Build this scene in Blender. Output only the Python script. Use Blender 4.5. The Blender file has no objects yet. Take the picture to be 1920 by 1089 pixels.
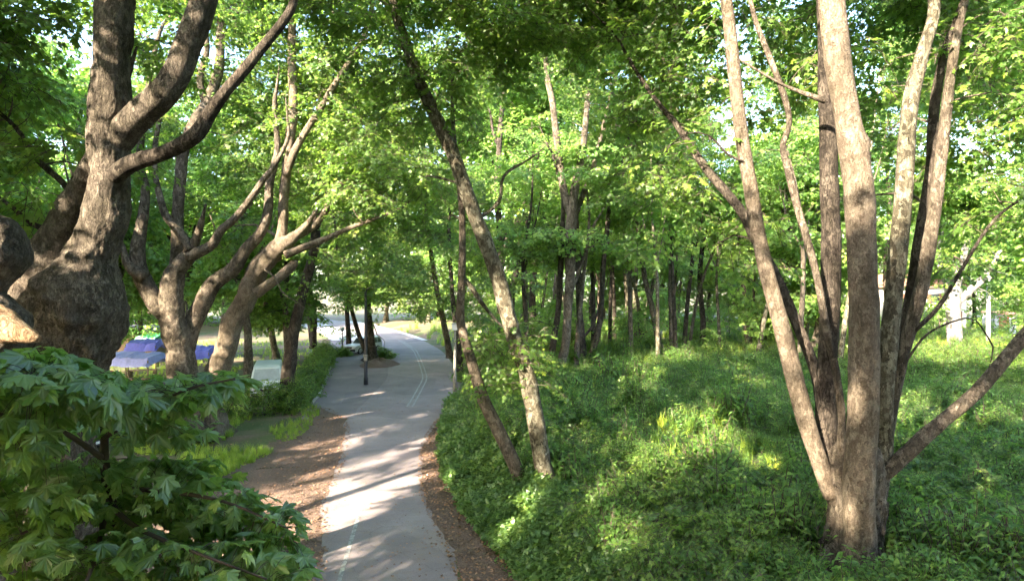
import bpy, math, random
import numpy as np
from mathutils import Vector, noise, Matrix, Euler

random.seed(7); RNG = np.random.default_rng(7)
R = math.radians
SC = bpy.context.scene
COL = SC.collection

# ------------------------------------------------------------------ camera
F = 1185.0; CX, CY = 960.0, 544.5; CAMH = 7.5
PITCH = math.atan((CY - 532.0) / F)
cam_d = bpy.data.cameras.new('camera'); cam = bpy.data.objects.new('camera', cam_d); COL.objects.link(cam)
cam_d.sensor_width = 36; cam_d.lens = F / 1920 * 36; cam_d.clip_start = 0.1; cam_d.clip_end = 2000
cam.location = (0, 0, CAMH); cam.rotation_euler = (math.pi / 2 - PITCH, 0, 0)
SC.camera = cam

# ------------------------------------------------------------------ sky, sun, exposure
SUN_EL = R(27); SUN_AZ = math.atan2(-0.64, -0.77)            # towards the sun: behind the camera, to the left
TO_SUN = Vector((math.sin(SUN_AZ) * math.cos(SUN_EL), math.cos(SUN_AZ) * math.cos(SUN_EL), math.sin(SUN_EL)))
W = bpy.data.worlds.new('World'); SC.world = W; W.use_nodes = True
wn = W.node_tree.nodes; wl = W.node_tree.links
sky = wn.new('ShaderNodeTexSky'); sky.sky_type = 'NISHITA'; sky.sun_disc = False
sky.sun_elevation = SUN_EL; sky.sun_rotation = SUN_AZ; sky.dust_density = 2.0; sky.air_density = 1.0
wn['Background'].inputs['Strength'].default_value = 0.15
wl.new(sky.outputs[0], wn['Background'].inputs['Color'])
sd = bpy.data.lights.new('sun', 'SUN'); sun = bpy.data.objects.new('sun', sd); COL.objects.link(sun)
sd.energy = 5.0; sd.angle = R(0.7); sd.color = (1.0, 0.83, 0.62)
sun.rotation_euler = (-TO_SUN).to_track_quat('-Z', 'Y').to_euler()
SC.view_settings.view_transform = 'Standard'; SC.view_settings.look = 'None'
SC.view_settings.gamma = 1; SC.view_settings.use_curve_mapping = False
SC.view_settings.exposure = 3.2
cy = SC.cycles
cy.use_denoising = True; cy.use_adaptive_sampling = True; cy.adaptive_threshold = 0.04
cy.max_bounces = 7; cy.diffuse_bounces = 5; cy.glossy_bounces = 2; cy.transmission_bounces = 5; cy.transparent_max_bounces = 6
cy.caustics_reflective = False; cy.caustics_refractive = False
cy.sample_clamp_indirect = 6.0

# ------------------------------------------------------------------ projection helpers
_cp, _sp = math.cos(PITCH), math.sin(PITCH)
def P(px, py, d):
    u = (px - CX) / F; w = (CY - py) / F
    v = Vector((u, _cp + w * _sp, -_sp + w * _cp)); v *= d / v.y
    return Vector((v.x, v.y, CAMH + v.z))
def G(px, py, z=0.0):
    u = (px - CX) / F; w = (CY - py) / F
    v = Vector((u, _cp + w * _sp, -_sp + w * _cp)); v *= (z - CAMH) / v.z
    return Vector((v.x, v.y, z))
def proj(p):          # arrays (n,3) -> px, py, depth
    x, y, z = p[:, 0], p[:, 1], p[:, 2] - CAMH
    dep = y * _cp - z * _sp; up = y * _sp + z * _cp
    dep = np.where(dep > 0.05, dep, 0.05)
    return CX + F * x / dep, CY - F * up / dep, y

# ------------------------------------------------------------------ object helpers
def link(o, parent=None):
    COL.objects.link(o)
    if parent: o.parent = parent
    return o
def thing(name, label, cat, loc=(0, 0, 0), group=None, rz=0.0):
    o = bpy.data.objects.new(name, None); o.location = loc; o.rotation_euler = (0, 0, rz); o.empty_display_size = 0.2
    o['label'] = label; o['category'] = cat
    if group: o['group'] = group
    return link(o)
def tag(o, label=None, cat=None, group=None, kind=None):
    if label: o['label'] = label
    if cat: o['category'] = cat
    if group: o['group'] = group
    if kind: o['kind'] = kind
    return o
class MB:
    def __init__(s): s.v = []; s.f = []; s.m = []
    def add(s, v, f, mi=0):
        o = len(s.v); s.v += [tuple(a) for a in v]; s.f += [tuple(i + o for i in q) for q in f]; s.m += [mi] * len(f); return s
    def box(s, c, size, rz=0, rx=0, ry=0, mi=0, taper=1.0, ch=0.0):
        x, y, z = size[0] / 2, size[1] / 2, size[2] / 2
        M = Matrix.Translation(c) @ Euler((rx, ry, rz)).to_matrix().to_4x4()
        if ch <= 0:
            vs = [(-x, -y, -z), (x, -y, -z), (x, y, -z), (-x, y, -z), (-x * taper, -y * taper, z), (x * taper, -y * taper, z), (x * taper, y * taper, z), (-x * taper, y * taper, z)]
            fs = [(0, 3, 2, 1), (4, 5, 6, 7), (0, 1, 5, 4), (1, 2, 6, 5), (2, 3, 7, 6), (3, 0, 4, 7)]
        else:
            def ring(a, b, zz): return [(-a + ch, -b, zz), (a - ch, -b, zz), (a, -b + ch, zz), (a, b - ch, zz), (a - ch, b, zz), (-a + ch, b, zz), (-a, b - ch, zz), (-a, -b + ch, zz)]
            vs = ring(x - ch * .7, y - ch * .7, -z) + ring(x, y, -z + ch) + ring(x, y, z - ch) + ring(x - ch * .7, y - ch * .7, z)
            fs = [tuple(range(7, -1, -1)), tuple(range(24, 32))]
            for k in range(3):
                for i in range(8): fs.append((k * 8 + i, k * 8 + (i + 1) % 8, k * 8 + 8 + (i + 1) % 8, k * 8 + 8 + i))
        return s.add([M @ Vector(v) for v in vs], fs, mi)
    def tube(s, pts, rad, n=8, mi=0, cap=True):
        v, f = tube_geo(pts, rad, n, cap); return s.add(v, f, mi)
    def lathe(s, c, prof, n=14, mi=0):
        vs = []; fs = []
        for r, z in prof:
            for k in range(n):
                a = 2 * math.pi * k / n; vs.append((c[0] + r * math.cos(a), c[1] + r * math.sin(a), c[2] + z))
        for i in range(len(prof) - 1):
            for k in range(n): fs.append((i * n + k, i * n + (k + 1) % n, (i + 1) * n + (k + 1) % n, (i + 1) * n + k))
        fs.append(tuple(range(n - 1, -1, -1))); fs.append(tuple((len(prof) - 1) * n + k for k in range(n)))
        return s.add(vs, fs, mi)
    def build(s, name, mats, parent=None, smooth=False, loc=None):
        me = bpy.data.meshes.new(name); me.from_pydata(s.v, [], s.f)
        if not isinstance(mats, (list, tuple)): mats = [mats]
        for m in mats: me.materials.append(m)
        if len(mats) > 1: me.polygons.foreach_set('material_index', s.m)
        if smooth: me.polygons.foreach_set('use_smooth', [True] * len(me.polygons))
        me.update()
        o = bpy.data.objects.new(name, me); link(o, parent)
        if loc is not None: o.location = loc
        return o
def frames(pts):
    n = len(pts); T = []
    for i in range(n):
        a = pts[max(i - 1, 0)]; b = pts[min(i + 1, n - 1)]; t = (b - a)
        T.append(t.normalized() if t.length > 1e-9 else Vector((0, 0, 1)))
    up = Vector((0, 1, 0)) if abs(T[0].y) < 0.9 else Vector((1, 0, 0))
    N = (up - T[0] * up.dot(T[0])).normalized(); out = []
    for t in T:
        N = (N - t * N.dot(t)).normalized(); out.append((N, t.cross(N)))
    return out
def tube_geo(pts, rad, n=8, cap=True, rough=None):
    pts = [Vector(p) for p in pts]; fr = frames(pts); vs = []; fs = []
    for i, p in enumerate(pts):
        N, B = fr[i]
        for k in range(n):
            a = 2 * math.pi * k / n; r = rad[i]
            dirv = N * math.cos(a) + B * math.sin(a)
            if rough: r *= rough(p, dirv, a, i)
            vs.append(p + dirv * r)
    for i in range(len(pts) - 1):
        for k in range(n): fs.append((i * n + k, i * n + (k + 1) % n, (i + 1) * n + (k + 1) % n, (i + 1) * n + k))
    if cap:
        fs.append(tuple(range(n - 1, -1, -1))); fs.append(tuple((len(pts) - 1) * n + k for k in range(n)))
    return vs, fs
def smooth_path(pts, rad, step):
    """Catmull-Rom resample"""
    P4 = [pts[0] * 2 - pts[1]] + list(pts) + [pts[-1] * 2 - pts[-2]]; op = []; orr = []
    for i in range(len(pts) - 1):
        a, b, c, d = P4[i], P4[i + 1], P4[i + 2], P4[i + 3]
        L = (c - b).length; n = max(1, int(round(L / step)))
        for k in range(n):
            t = k / n
            op.append(0.5 * ((2 * b) + (c - a) * t + (2 * a - 5 * b + 4 * c - d) * t * t + (3 * b - a - 3 * c + d) * t ** 3))
            orr.append(rad[i] * (1 - t) + rad[i + 1] * t)
    op.append(pts[-1].copy()); orr.append(rad[-1])
    return op, orr

# ------------------------------------------------------------------ materials
def mat(name):
    m = bpy.data.materials.new(name); m.use_nodes = True
    nt = m.node_tree; b = nt.nodes['Principled BSDF']; return m, nt, b
def N_(nt, typ, **kw):
    n = nt.nodes.new(typ)
    for k, v in kw.items():
        if k in n.inputs.keys(): n.inputs[k].default_value = v
        else: setattr(n, k, v)
    return n
def ramp(nt, fac, stops):
    r = nt.nodes.new('ShaderNodeValToRGB'); e = r.color_ramp.elements
    while len(e) < len(stops): e.new(0.5)
    for el, (p, c) in zip(e, stops): el.position = p; el.color = (*c, 1)
    nt.links.new(fac, r.inputs['Fac']); return r.outputs['Color']
def simple(name, col, rough=0.6, metal=0.0, var=0.15, scale=3.0, bump=0.0):
    m, nt, b = mat(name); L = nt.links.new
    tc = N_(nt, 'ShaderNodeTexCoord'); no = N_(nt, 'ShaderNodeTexNoise', Scale=scale, Detail=6.0, Roughness=0.65); L(tc.outputs['Object'], no.inputs['Vector'])
    c0 = tuple(max(0, c * (1 - var)) for c in col); c1 = tuple(min(1, c * (1 + var)) for c in col)
    L(ramp(nt, no.outputs['Fac'], [(0.3, c0), (0.7, c1)]), b.inputs['Base Color'])
    b.inputs['Roughness'].default_value = rough; b.inputs['Metallic'].default_value = metal
    if bump:
        bp = N_(nt, 'ShaderNodeBump', Strength=bump, Distance=0.02); L(no.outputs['Fac'], bp.inputs['Height']); L(bp.outputs[0], b.inputs['Normal'])
    return m
def bark(name, dark, mid, pale, patch=0.5, fine=1.0, crack=.3):
    m, nt, b = mat(name); L = nt.links.new
    tc = N_(nt, 'ShaderNodeTexCoord'); mp = N_(nt, 'ShaderNodeMapping'); mp.inputs['Scale'].default_value = (1, 1, 0.6); L(tc.outputs['Object'], mp.inputs['Vector'])
    wp = N_(nt, 'ShaderNodeTexNoise', Scale=5.0, Detail=4.0, Roughness=0.7); L(mp.outputs[0], wp.inputs['Vector'])
    vm = N_(nt, 'ShaderNodeMix', data_type='RGBA', blend_type='ADD'); vm.inputs[0].default_value = 0.34; L(mp.outputs[0], vm.inputs[6]); L(wp.outputs['Color'], vm.inputs[7])
    vo = N_(nt, 'ShaderNodeTexVoronoi', Scale=8.0 * fine, feature='F1'); L(vm.outputs[2], vo.inputs['Vector'])
    sep = N_(nt, 'ShaderNodeSeparateColor'); L(vo.outputs['Color'], sep.inputs[0])
    lo = patch * .9
    c1 = ramp(nt, sep.outputs[0], [(0.0, dark), (lo, mid), (lo + .22, tuple(0.6 * p + .4 * q for p, q in zip(mid, pale))), (0.97, pale)])
    sm = N_(nt, 'ShaderNodeTexNoise', Scale=30.0, Detail=8.0, Roughness=0.78); L(tc.outputs['Object'], sm.inputs['Vector'])
    m1 = N_(nt, 'ShaderNodeMix', data_type='RGBA', blend_type='MULTIPLY'); m1.inputs[0].default_value = 1; L(c1, m1.inputs[6]); L(ramp(nt, sm.outputs['Fac'], [(0.3, (.42, .40, .38)), (0.5, (.9, .9, .9)), (.72, (1.3, 1.28, 1.24))]), m1.inputs[7])
    big = N_(nt, 'ShaderNodeTexNoise', Scale=1.3, Detail=5.0, Roughness=0.65, Distortion=.5); L(mp.outputs[0], big.inputs['Vector'])
    m2 = N_(nt, 'ShaderNodeMix', data_type='RGBA', blend_type='MULTIPLY'); m2.inputs[0].default_value = 1; L(m1.outputs[2], m2.inputs[6]); L(ramp(nt, big.outputs['Fac'], [(0.34, (.50, .50, .44)), (0.52, (.92, .92, .88)), (.7, (1.1, 1.06, 1.0))]), m2.inputs[7])
    mc = N_(nt, 'ShaderNodeMapping'); mc.inputs['Scale'].default_value = (9, 9, 2.6); L(tc.outputs['Object'], mc.inputs['Vector'])
    cn = N_(nt, 'ShaderNodeTexNoise', Scale=1.4, Detail=5.0, Roughness=.6, Distortion=.8); L(mc.outputs[0], cn.inputs['Vector'])
    cs_ = N_(nt, 'ShaderNodeMath', operation='SUBTRACT'); L(cn.outputs['Fac'], cs_.inputs[0]); cs_.inputs[1].default_value = .5; ca = N_(nt, 'ShaderNodeMath', operation='ABSOLUTE'); L(cs_.outputs[0], ca.inputs[0])
    cr = ramp(nt, ca.outputs[0], [(0.0, (0, 0, 0)), (.05, (1, 1, 1))])
    m4 = N_(nt, 'ShaderNodeMix', data_type='RGBA', blend_type='MULTIPLY'); m4.inputs[0].default_value = crack; L(m2.outputs[2], m4.inputs[6]); L(ramp(nt, ca.outputs[0], [(0.0, (.25, .24, .23)), (.05, (1, 1, 1))]), m4.inputs[7]); m2 = m4
    L(m2.outputs[2], b.inputs['Base Color']); b.inputs['Roughness'].default_value = 0.9; b.inputs['Specular IOR Level'].default_value = 0.15
    ad = N_(nt, 'ShaderNodeMath', operation='MULTIPLY_ADD'); L(vo.outputs['Distance'], ad.inputs[0]); ad.inputs[1].default_value = .8; L(sm.outputs['Fac'], ad.inputs[2])
    a5 = N_(nt, 'ShaderNodeMath', operation='MULTIPLY_ADD'); L(cr, a5.inputs[0]); a5.inputs[1].default_value = crack * 1.2; L(ad.outputs[0], a5.inputs[2])
    bp = N_(nt, 'ShaderNodeBump', Strength=1.0, Distance=0.04); L(a5.outputs[0], bp.inputs['Height']); L(bp.outputs[0], b.inputs['Normal'])
    return m
def leafmat(name, dark, light, trans, gloss=0.06, patch=0.45):
    m = bpy.data.materials.new(name); m.use_nodes = True; nt = m.node_tree; nt.nodes.clear(); L = nt.links.new
    out = N_(nt, 'ShaderNodeOutputMaterial'); oi = N_(nt, 'ShaderNodeObjectInfo'); at = N_(nt, 'ShaderNodeAttribute', attribute_name='rnd')
    ad = N_(nt, 'ShaderNodeMath', operation='ADD'); L(oi.outputs['Random'], ad.inputs[0]); L(at.outputs['Fac'], ad.inputs[1])
    fr = N_(nt, 'ShaderNodeMath', operation='FRACT'); L(ad.outputs[0], fr.inputs[0])
    ge = N_(nt, 'ShaderNodeNewGeometry'); pn = N_(nt, 'ShaderNodeTexNoise', Scale=patch, Detail=3.0, Roughness=.6); L(ge.outputs['Position'], pn.inputs['Vector'])
    col = ramp(nt, fr.outputs[0], [(0.0, dark), (0.75, light), (1.0, tuple(min(1, c * k) for c, k in zip(light, (1.5, 1.2, 0.9))))])
    tcol = N_(nt, 'ShaderNodeMix', data_type='RGBA', blend_type='MULTIPLY'); tcol.inputs[0].default_value = 1
    L(ramp(nt, fr.outputs[0], [(0, (0.7, 0.75, 0.7)), (1, (1.15, 1.1, 1))]), tcol.inputs[6]); tcol.inputs[7].default_value = (*trans, 1)
    d = N_(nt, 'ShaderNodeBsdfDiffuse'); t = N_(nt, 'ShaderNodeBsdfTranslucent'); g = N_(nt, 'ShaderNodeBsdfGlossy', Roughness=0.42)
    g.inputs['Color'].default_value = (0.9, 0.95, 1, 1)
    pc = N_(nt, 'ShaderNodeMix', data_type='RGBA', blend_type='MULTIPLY'); pc.inputs[0].default_value = 1; L(col, pc.inputs[6]); L(ramp(nt, pn.outputs['Fac'], [(.34, (.62, .72, .72)), (.5, (.95, .98, .95)), (.68, (1.3, 1.18, .95))]), pc.inputs[7])
    L(pc.outputs[2], d.inputs['Color']); L(tcol.outputs[2], t.inputs['Color'])
    a1 = N_(nt, 'ShaderNodeAddShader'); L(d.outputs[0], a1.inputs[0]); L(t.outputs[0], a1.inputs[1])
    mx = N_(nt, 'ShaderNodeMixShader', Fac=gloss); L(a1.outputs[0], mx.inputs[1]); L(g.outputs[0], mx.inputs[2]); L(mx.outputs[0], out.inputs['Surface'])
    return m
def veined(name, dark, light, trans, gloss):
    m = leafmat(name, dark, light, trans, gloss); nt = m.node_tree; L = nt.links.new
    at = N_(nt, 'ShaderNodeAttribute', attribute_name='lco'); sp = N_(nt, 'ShaderNodeSeparateXYZ'); L(at.outputs['Vector'], sp.inputs[0])
    yo = N_(nt, 'ShaderNodeMath', operation='SUBTRACT'); L(sp.outputs['Y'], yo.inputs[0]); yo.inputs[1].default_value = .14
    prev = None
    for ang in (0, .82, -.82, 1.75, -1.75):
        a = N_(nt, 'ShaderNodeMath', operation='MULTIPLY'); L(sp.outputs['X'], a.inputs[0]); a.inputs[1].default_value = math.cos(ang)
        c = N_(nt, 'ShaderNodeMath', operation='MULTIPLY'); L(yo.outputs[0], c.inputs[0]); c.inputs[1].default_value = -math.sin(ang)
        e = N_(nt, 'ShaderNodeMath', operation='ADD'); L(a.outputs[0], e.inputs[0]); L(c.outputs[0], e.inputs[1]); f = N_(nt, 'ShaderNodeMath', operation='ABSOLUTE'); L(e.outputs[0], f.inputs[0])
        if prev: g_ = N_(nt, 'ShaderNodeMath', operation='MINIMUM'); L(prev.outputs[0], g_.inputs[0]); L(f.outputs[0], g_.inputs[1]); prev = g_
        else: prev = f
    no = N_(nt, 'ShaderNodeTexNoise', Scale=6.0, Detail=4.0); L(at.outputs['Vector'], no.inputs['Vector'])
    d = [n for n in nt.nodes if n.type == 'BSDF_DIFFUSE'][0]; src = d.inputs['Color'].links[0].from_socket
    mx = N_(nt, 'ShaderNodeMix', data_type='RGBA'); L(ramp(nt, prev.outputs[0], [(0.0, (.75, .75, .75)), (.035, (0, 0, 0))]), mx.inputs[0]); L(src, mx.inputs[6]); mx.inputs[7].default_value = (.16, .22, .08, 1)
    m2 = N_(nt, 'ShaderNodeMix', data_type='RGBA', blend_type='MULTIPLY'); m2.inputs[0].default_value = 1; L(mx.outputs[2], m2.inputs[6]); L(ramp(nt, no.outputs['Fac'], [(.3, (.7, .75, .7)), (.7, (1.2, 1.15, 1.1))]), m2.inputs[7]); L(m2.outputs[2], d.inputs['Color'])
    return m
M = {}
M['bark_grey'] = bark('bark_grey', (0.098, 0.082, 0.068), (0.165, 0.139, 0.115), (0.27, 0.235, 0.196), 0.55, 1.3, .4)
M['bark_old'] = bark('bark_old', (0.11, 0.094, 0.082), (0.165, 0.142, 0.122), (0.235, 0.205, 0.175), 0.55, 1.5, .5)
M['bark_pale'] = bark('bark_pale', (0.15, 0.121, 0.097), (0.21, 0.174, 0.14), (0.28, 0.24, 0.197), 0.52, 1.8, .25)
M['bark_dark'] = bark('bark_dark', (0.045, 0.038, 0.034), (0.09, 0.076, 0.066), (0.15, 0.13, 0.112), 0.55, 1.0, .6)
M['bark_lichen'] = bark('bark_lichen', (0.075, 0.066, 0.05), (0.155, 0.14, 0.105), (0.32, 0.31, 0.25), 0.5, 1.6)
M['bark_white'] = bark('bark_white', (0.20, 0.20, 0.21), (0.31, 0.31, 0.33), (0.42, 0.42, 0.44), 0.42, 0.4)
M['twig'] = simple('twig_bark', (0.07, 0.055, 0.04), 0.85, var=0.3)
M['leaf'] = leafmat('plane_leaf', (0.030, 0.066, 0.014), (0.076, 0.132, 0.027), (0.13, 0.225, 0.034), .03)
M['leaf_far'] = leafmat('far_leaf', (0.046, 0.094, 0.023), (0.102, 0.176, 0.042), (0.155, 0.27, 0.048), .025)
M['leaf_hero'] = veined('near_leaf', (0.048, 0.100, 0.028), (0.11, 0.185, 0.05), (0.13, 0.235, 0.04), 0.06)
M['ivy'] = leafmat('ivy_leaf', (0.032, 0.070, 0.020), (0.075, 0.135, 0.036), (0.08, 0.15, 0.026), 0.045)
M['weed'] = leafmat('undergrowth_leaf', (0.030, 0.068, 0.016), (0.074, 0.14, 0.032), (0.11, 0.21, 0.032), .025)
M['grass'] = leafmat('grass_blade', (0.085, 0.14, 0.02), (0.18, 0.25, 0.04), (0.22, 0.31, 0.045), 0.03)
M['litter'] = leafmat('dead_leaf', (0.08, 0.05, 0.038), (0.25, 0.165, 0.125), (0.06, 0.03, 0.015), 0.03)

# ------------------------------------------------------------------ ground, road, terrace
ROADC = [(-30, 1.5), (2, -2.0), (10, -3.5), (17.5, -4.6), (28, -5.9), (40, -6.3), (50, -6.85), (58.5, -8.4), (71, -10.9), (82, -14.2), (95, -19.5), (115, -30), (150, -52)]
_rd = np.array([p[0] for p in ROADC]); _rx = np.array([p[1] for p in ROADC])
def interp_s(xs, ds, d):
    """smooth interpolation"""
    return (np.interp(d - 2, ds, xs) + np.interp(d, ds, xs) * 2 + np.interp(d + 2, ds, xs)) / 4
def road_x(d): return interp_s(_rx, _rd, d)
_wl = [G(972, 1071), G(926, 1014), G(887, 971), G(861, 932), G(841, 897), G(836, 850), G(838, 800), G(846, 760)]
_wd = np.array([-20.0, 4.0, 11.0] + [p.y for p in _wl] + [46, 52, 60, 70, 82, 95, 115])
_wx = np.array([10.0, 5.2, 2.6] + [p.x for p in _wl] + [-3.4, -3.6, -4.9, -7.0, -10.4, -15.5, -25])
WALL_END = 39.0
def wall_x(d): return interp_s(_wx, _wd, d)
def tz(x, y):
    t = x - wall_x(y)
    und = 0.32 * noise.noise((x * 0.25, y * 0.25, 3.1)) + 0.16 * noise.noise((x * 0.6, y * 0.6, 8.2))
    if y < WALL_END: s = min(max((t + .1) / 1.7, 0), 1) ** .75
    else:
        k = min((y - WALL_END) / 4, 1); wid = 0.1 + 3.2 * k
        s = min(max(t / wid, 0), 1); s = s * s * (3 - 2 * s)
    far = min(max((y - 62) / 40, 0), 1)
    return (1.05 + und * (0.4 + 0.6 * min(max(t, 0) / 2, 1))) * s * (1 - 0.55 * far) + 0.02

def surf_mat(name, fn):
    m, nt, b = mat(name); fn(m, nt, b); return m
def m_ground(m, nt, b):
    L = nt.links.new; tc = N_(nt, 'ShaderNodeTexCoord')
    n1 = N_(nt, 'ShaderNodeTexNoise', Scale=0.22, Detail=6.0, Roughness=0.62); n2 = N_(nt, 'ShaderNodeTexNoise', Scale=9.0, Detail=8.0, Roughness=0.75); n3 = N_(nt, 'ShaderNodeTexNoise', Scale=45.0, Detail=3.0)
    for n in (n1, n2, n3): L(tc.outputs['Object'], n.inputs['Vector'])
    soil = ramp(nt, n2.outputs['Fac'], [(0.3, (0.10, 0.068, 0.045)), (0.55, (0.19, 0.135, 0.095)), (0.75, (0.28, 0.21, 0.15))])
    gr = ramp(nt, n2.outputs['Fac'], [(0.3, (0.045, 0.07, 0.02)), (0.6, (0.10, 0.13, 0.045)), (0.8, (0.16, 0.16, 0.07))])
    mx = N_(nt, 'ShaderNodeMix', data_type='RGBA'); L(ramp(nt, n1.outputs['Fac'], [(0.42, (0, 0, 0)), (0.56, (1, 1, 1))]), mx.inputs[0]); L(soil, mx.inputs[6]); L(gr, mx.inputs[7])
    L(mx.outputs[2], b.inputs['Base Color']); b.inputs['Roughness'].default_value = 0.95
    bp = N_(nt, 'ShaderNodeBump', Strength=0.8, Distance=0.04); ad = N_(nt, 'ShaderNodeMath', operation='ADD'); L(n2.outputs['Fac'], ad.inputs[0]); L(n3.outputs['Fac'], ad.inputs[1]); L(ad.outputs[0], bp.inputs['Height']); L(bp.outputs[0], b.inputs['Normal'])
def m_soil(m, nt, b):
    L = nt.links.new; tc = N_(nt, 'ShaderNodeTexCoord')
    n2 = N_(nt, 'ShaderNodeTexNoise', Scale=14.0, Detail=9.0, Roughness=0.8); n3 = N_(nt, 'ShaderNodeTexVoronoi', Scale=22.0); n4 = N_(nt, 'ShaderNodeTexNoise', Scale=0.9, Detail=4.0)
    for n in (n2, n3, n4): L(tc.outputs['Object'], n.inputs['Vector'])
    c = ramp(nt, n2.outputs['Fac'], [(0.28, (0.075, 0.053, 0.042)), (0.5, (0.165, 0.118, 0.095)), (0.72, (0.29, 0.215, 0.175))])
    mx = N_(nt, 'ShaderNodeMix', data_type='RGBA', blend_type='MULTIPLY'); mx.inputs[0].default_value = 0.7
    L(c, mx.inputs[6]); L(ramp(nt, n4.outputs['Fac'], [(0.3, (0.7, 0.66, 0.62)), (0.7, (1.15, 1.05, 1))]), mx.inputs[7]); L(mx.outputs[2], b.inputs['Base Color'])
    b.inputs['Roughness'].default_value = 0.95
    bp = N_(nt, 'ShaderNodeBump', Strength=0.9, Distance=0.03); ad = N_(nt, 'ShaderNodeMath', operation='ADD'); L(n2.outputs['Fac'], ad.inputs[0]); L(n3.outputs['Distance'], ad.inputs[1]); L(ad.outputs[0], bp.inputs['Height']); L(bp.outputs[0], b.inputs['Normal'])
def asphalt(k):
    def f(m, nt, b):
        L = nt.links.new; tc = N_(nt, 'ShaderNodeTexCoord')
        n1 = N_(nt, 'ShaderNodeTexNoise', Scale=0.5, Detail=6.0, Roughness=0.65); n2 = N_(nt, 'ShaderNodeTexNoise', Scale=70.0, Detail=4.0, Roughness=0.8); n3 = N_(nt, 'ShaderNodeTexNoise', Scale=3.5, Detail=7.0, Roughness=0.7, Distortion=0.5)
        for n in (n1, n2, n3): L(tc.outputs['Object'], n.inputs['Vector'])
        c = ramp(nt, n1.outputs['Fac'], [(0.3, (0.126 * k, 0.111 * k, 0.119 * k)), (0.7, (0.188 * k, 0.167 * k, 0.172 * k))])
        m2 = N_(nt, 'ShaderNodeMix', data_type='RGBA', blend_type='MULTIPLY'); m2.inputs[0].default_value = 0.75; L(c, m2.inputs[6]); L(ramp(nt, n2.outputs['Fac'], [(0.3, (0.55, 0.55, 0.56)), (0.7, (1.3, 1.3, 1.28))]), m2.inputs[7])
        m3 = N_(nt, 'ShaderNodeMix', data_type='RGBA'); L(ramp(nt, n3.outputs['Fac'], [(0.5, (0, 0, 0)), (0.72, (0.6, 0.6, 0.6))]), m3.inputs[0]); L(m2.outputs[2], m3.inputs[6]); m3.inputs[7].default_value = (0.17 * k, 0.13 * k, 0.10 * k, 1)
        vc = N_(nt, 'ShaderNodeTexVoronoi', Scale=.55, feature='DISTANCE_TO_EDGE'); wv = N_(nt, 'ShaderNodeMix', data_type='RGBA', blend_type='ADD'); wv.inputs[0].default_value = .35; L(tc.outputs['Object'], wv.inputs[6]); L(n3.outputs['Color'], wv.inputs[7]); L(wv.outputs[2], vc.inputs['Vector'])
        mk = N_(nt, 'ShaderNodeMix', data_type='RGBA', blend_type='MULTIPLY'); mk.inputs[0].default_value = 1; L(m3.outputs[2], mk.inputs[6]); L(ramp(nt, vc.outputs['Distance'], [(0.0, (.8, .79, .78)), (.008, (1, 1, 1))]), mk.inputs[7])
        pv_ = N_(nt, 'ShaderNodeTexVoronoi', Scale=.28); L(wv.outputs[2], pv_.inputs['Vector']); sp_ = N_(nt, 'ShaderNodeSeparateColor'); L(pv_.outputs['Color'], sp_.inputs[0]); mp_ = N_(nt, 'ShaderNodeMix', data_type='RGBA', blend_type='MULTIPLY'); mp_.inputs[0].default_value = 1; L(mk.outputs[2], mp_.inputs[6]); L(ramp(nt, sp_.outputs[0], [(.0, (.86, .86, .88)), (1, (1.1, 1.08, 1.06))]), mp_.inputs[7])
        L(mp_.outputs[2], b.inputs['Base Color']); b.inputs['Roughness'].default_value = 0.85; b.inputs['Specular IOR Level'].default_value = 0.3
        bp = N_(nt, 'ShaderNodeBump', Strength=0.5, Distance=0.008); L(n2.outputs['Fac'], bp.inputs['Height']); L(bp.outputs[0], b.inputs['Normal'])
    return f
def m_paint(m, nt, b):
    L = nt.links.new; tc = N_(nt, 'ShaderNodeTexCoord'); n = N_(nt, 'ShaderNodeTexNoise', Scale=5.0, Detail=9.0, Roughness=0.8); L(tc.outputs['Object'], n.inputs['Vector'])
    L(ramp(nt, n.outputs['Fac'], [(0.40, (0.15, 0.15, 0.155)), (0.58, (0.42, 0.43, 0.42))]), b.inputs['Base Color']); b.inputs['Roughness'].default_value = 0.8
M['ground'] = surf_mat('ground_dirt_grass', m_ground); M['soil'] = surf_mat('soil_litter', m_soil)
M['asphalt'] = surf_mat('asphalt', asphalt(1.7)); M['asphalt_drive'] = surf_mat('asphalt_drive', asphalt(1.4)); M['paint'] = surf_mat('worn_paint', m_paint)
M['kerb'] = simple('kerb_stone', (0.36, 0.35, 0.33), 0.85, var=0.25, scale=4, bump=0.3)
M['stone'] = simple('wall_stone', (0.2, 0.18, 0.15), 0.9, var=0.3, scale=5, bump=0.5)

g = MB(); S_ = 700.0
g.add([(-S_, -S_, 0), (S_, -S_, 0), (S_, S_, 0), (-S_, S_, 0)], [(0, 1, 2, 3)])
tag(g.build('ground', M['ground']), 'bare earth and thin grass under the trees', kind='structure')

def ribbon(left, right, z, ds, jl=0.0, jr=0.0, cross=1):
    vs = []; fs = []; c = cross + 1
    for i, d in enumerate(ds):
        l = left(d) + jl * (noise.noise((d * 0.9, 1.3, z * 50)) + 0.6 * noise.noise((d * 3.1, 4.3, z * 50))) ; r = right(d) + jr * (noise.noise((d * 0.9, 7.3, z * 50)) + 0.6 * noise.noise((d * 3.1, 2.3, z * 50)))
        for k in range(c): vs.append((l + (r - l) * k / cross, d, z))
    for i in range(len(ds) - 1):
        for k in range(cross): a = i * c + k; fs.append((a, a + 1, a + c + 1, a + c))
    return vs, fs
fine = list(np.arange(-28, 148, 0.6))
m = MB(); m.add(*ribbon(lambda d: road_x(d) - 3.0, lambda d: road_x(d) + 3.0, 0.008, fine, 0.05, 0.05)); tag(m.build('road', M['asphalt']), 'narrow winding asphalt road with worn centre lines', kind='structure')
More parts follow.
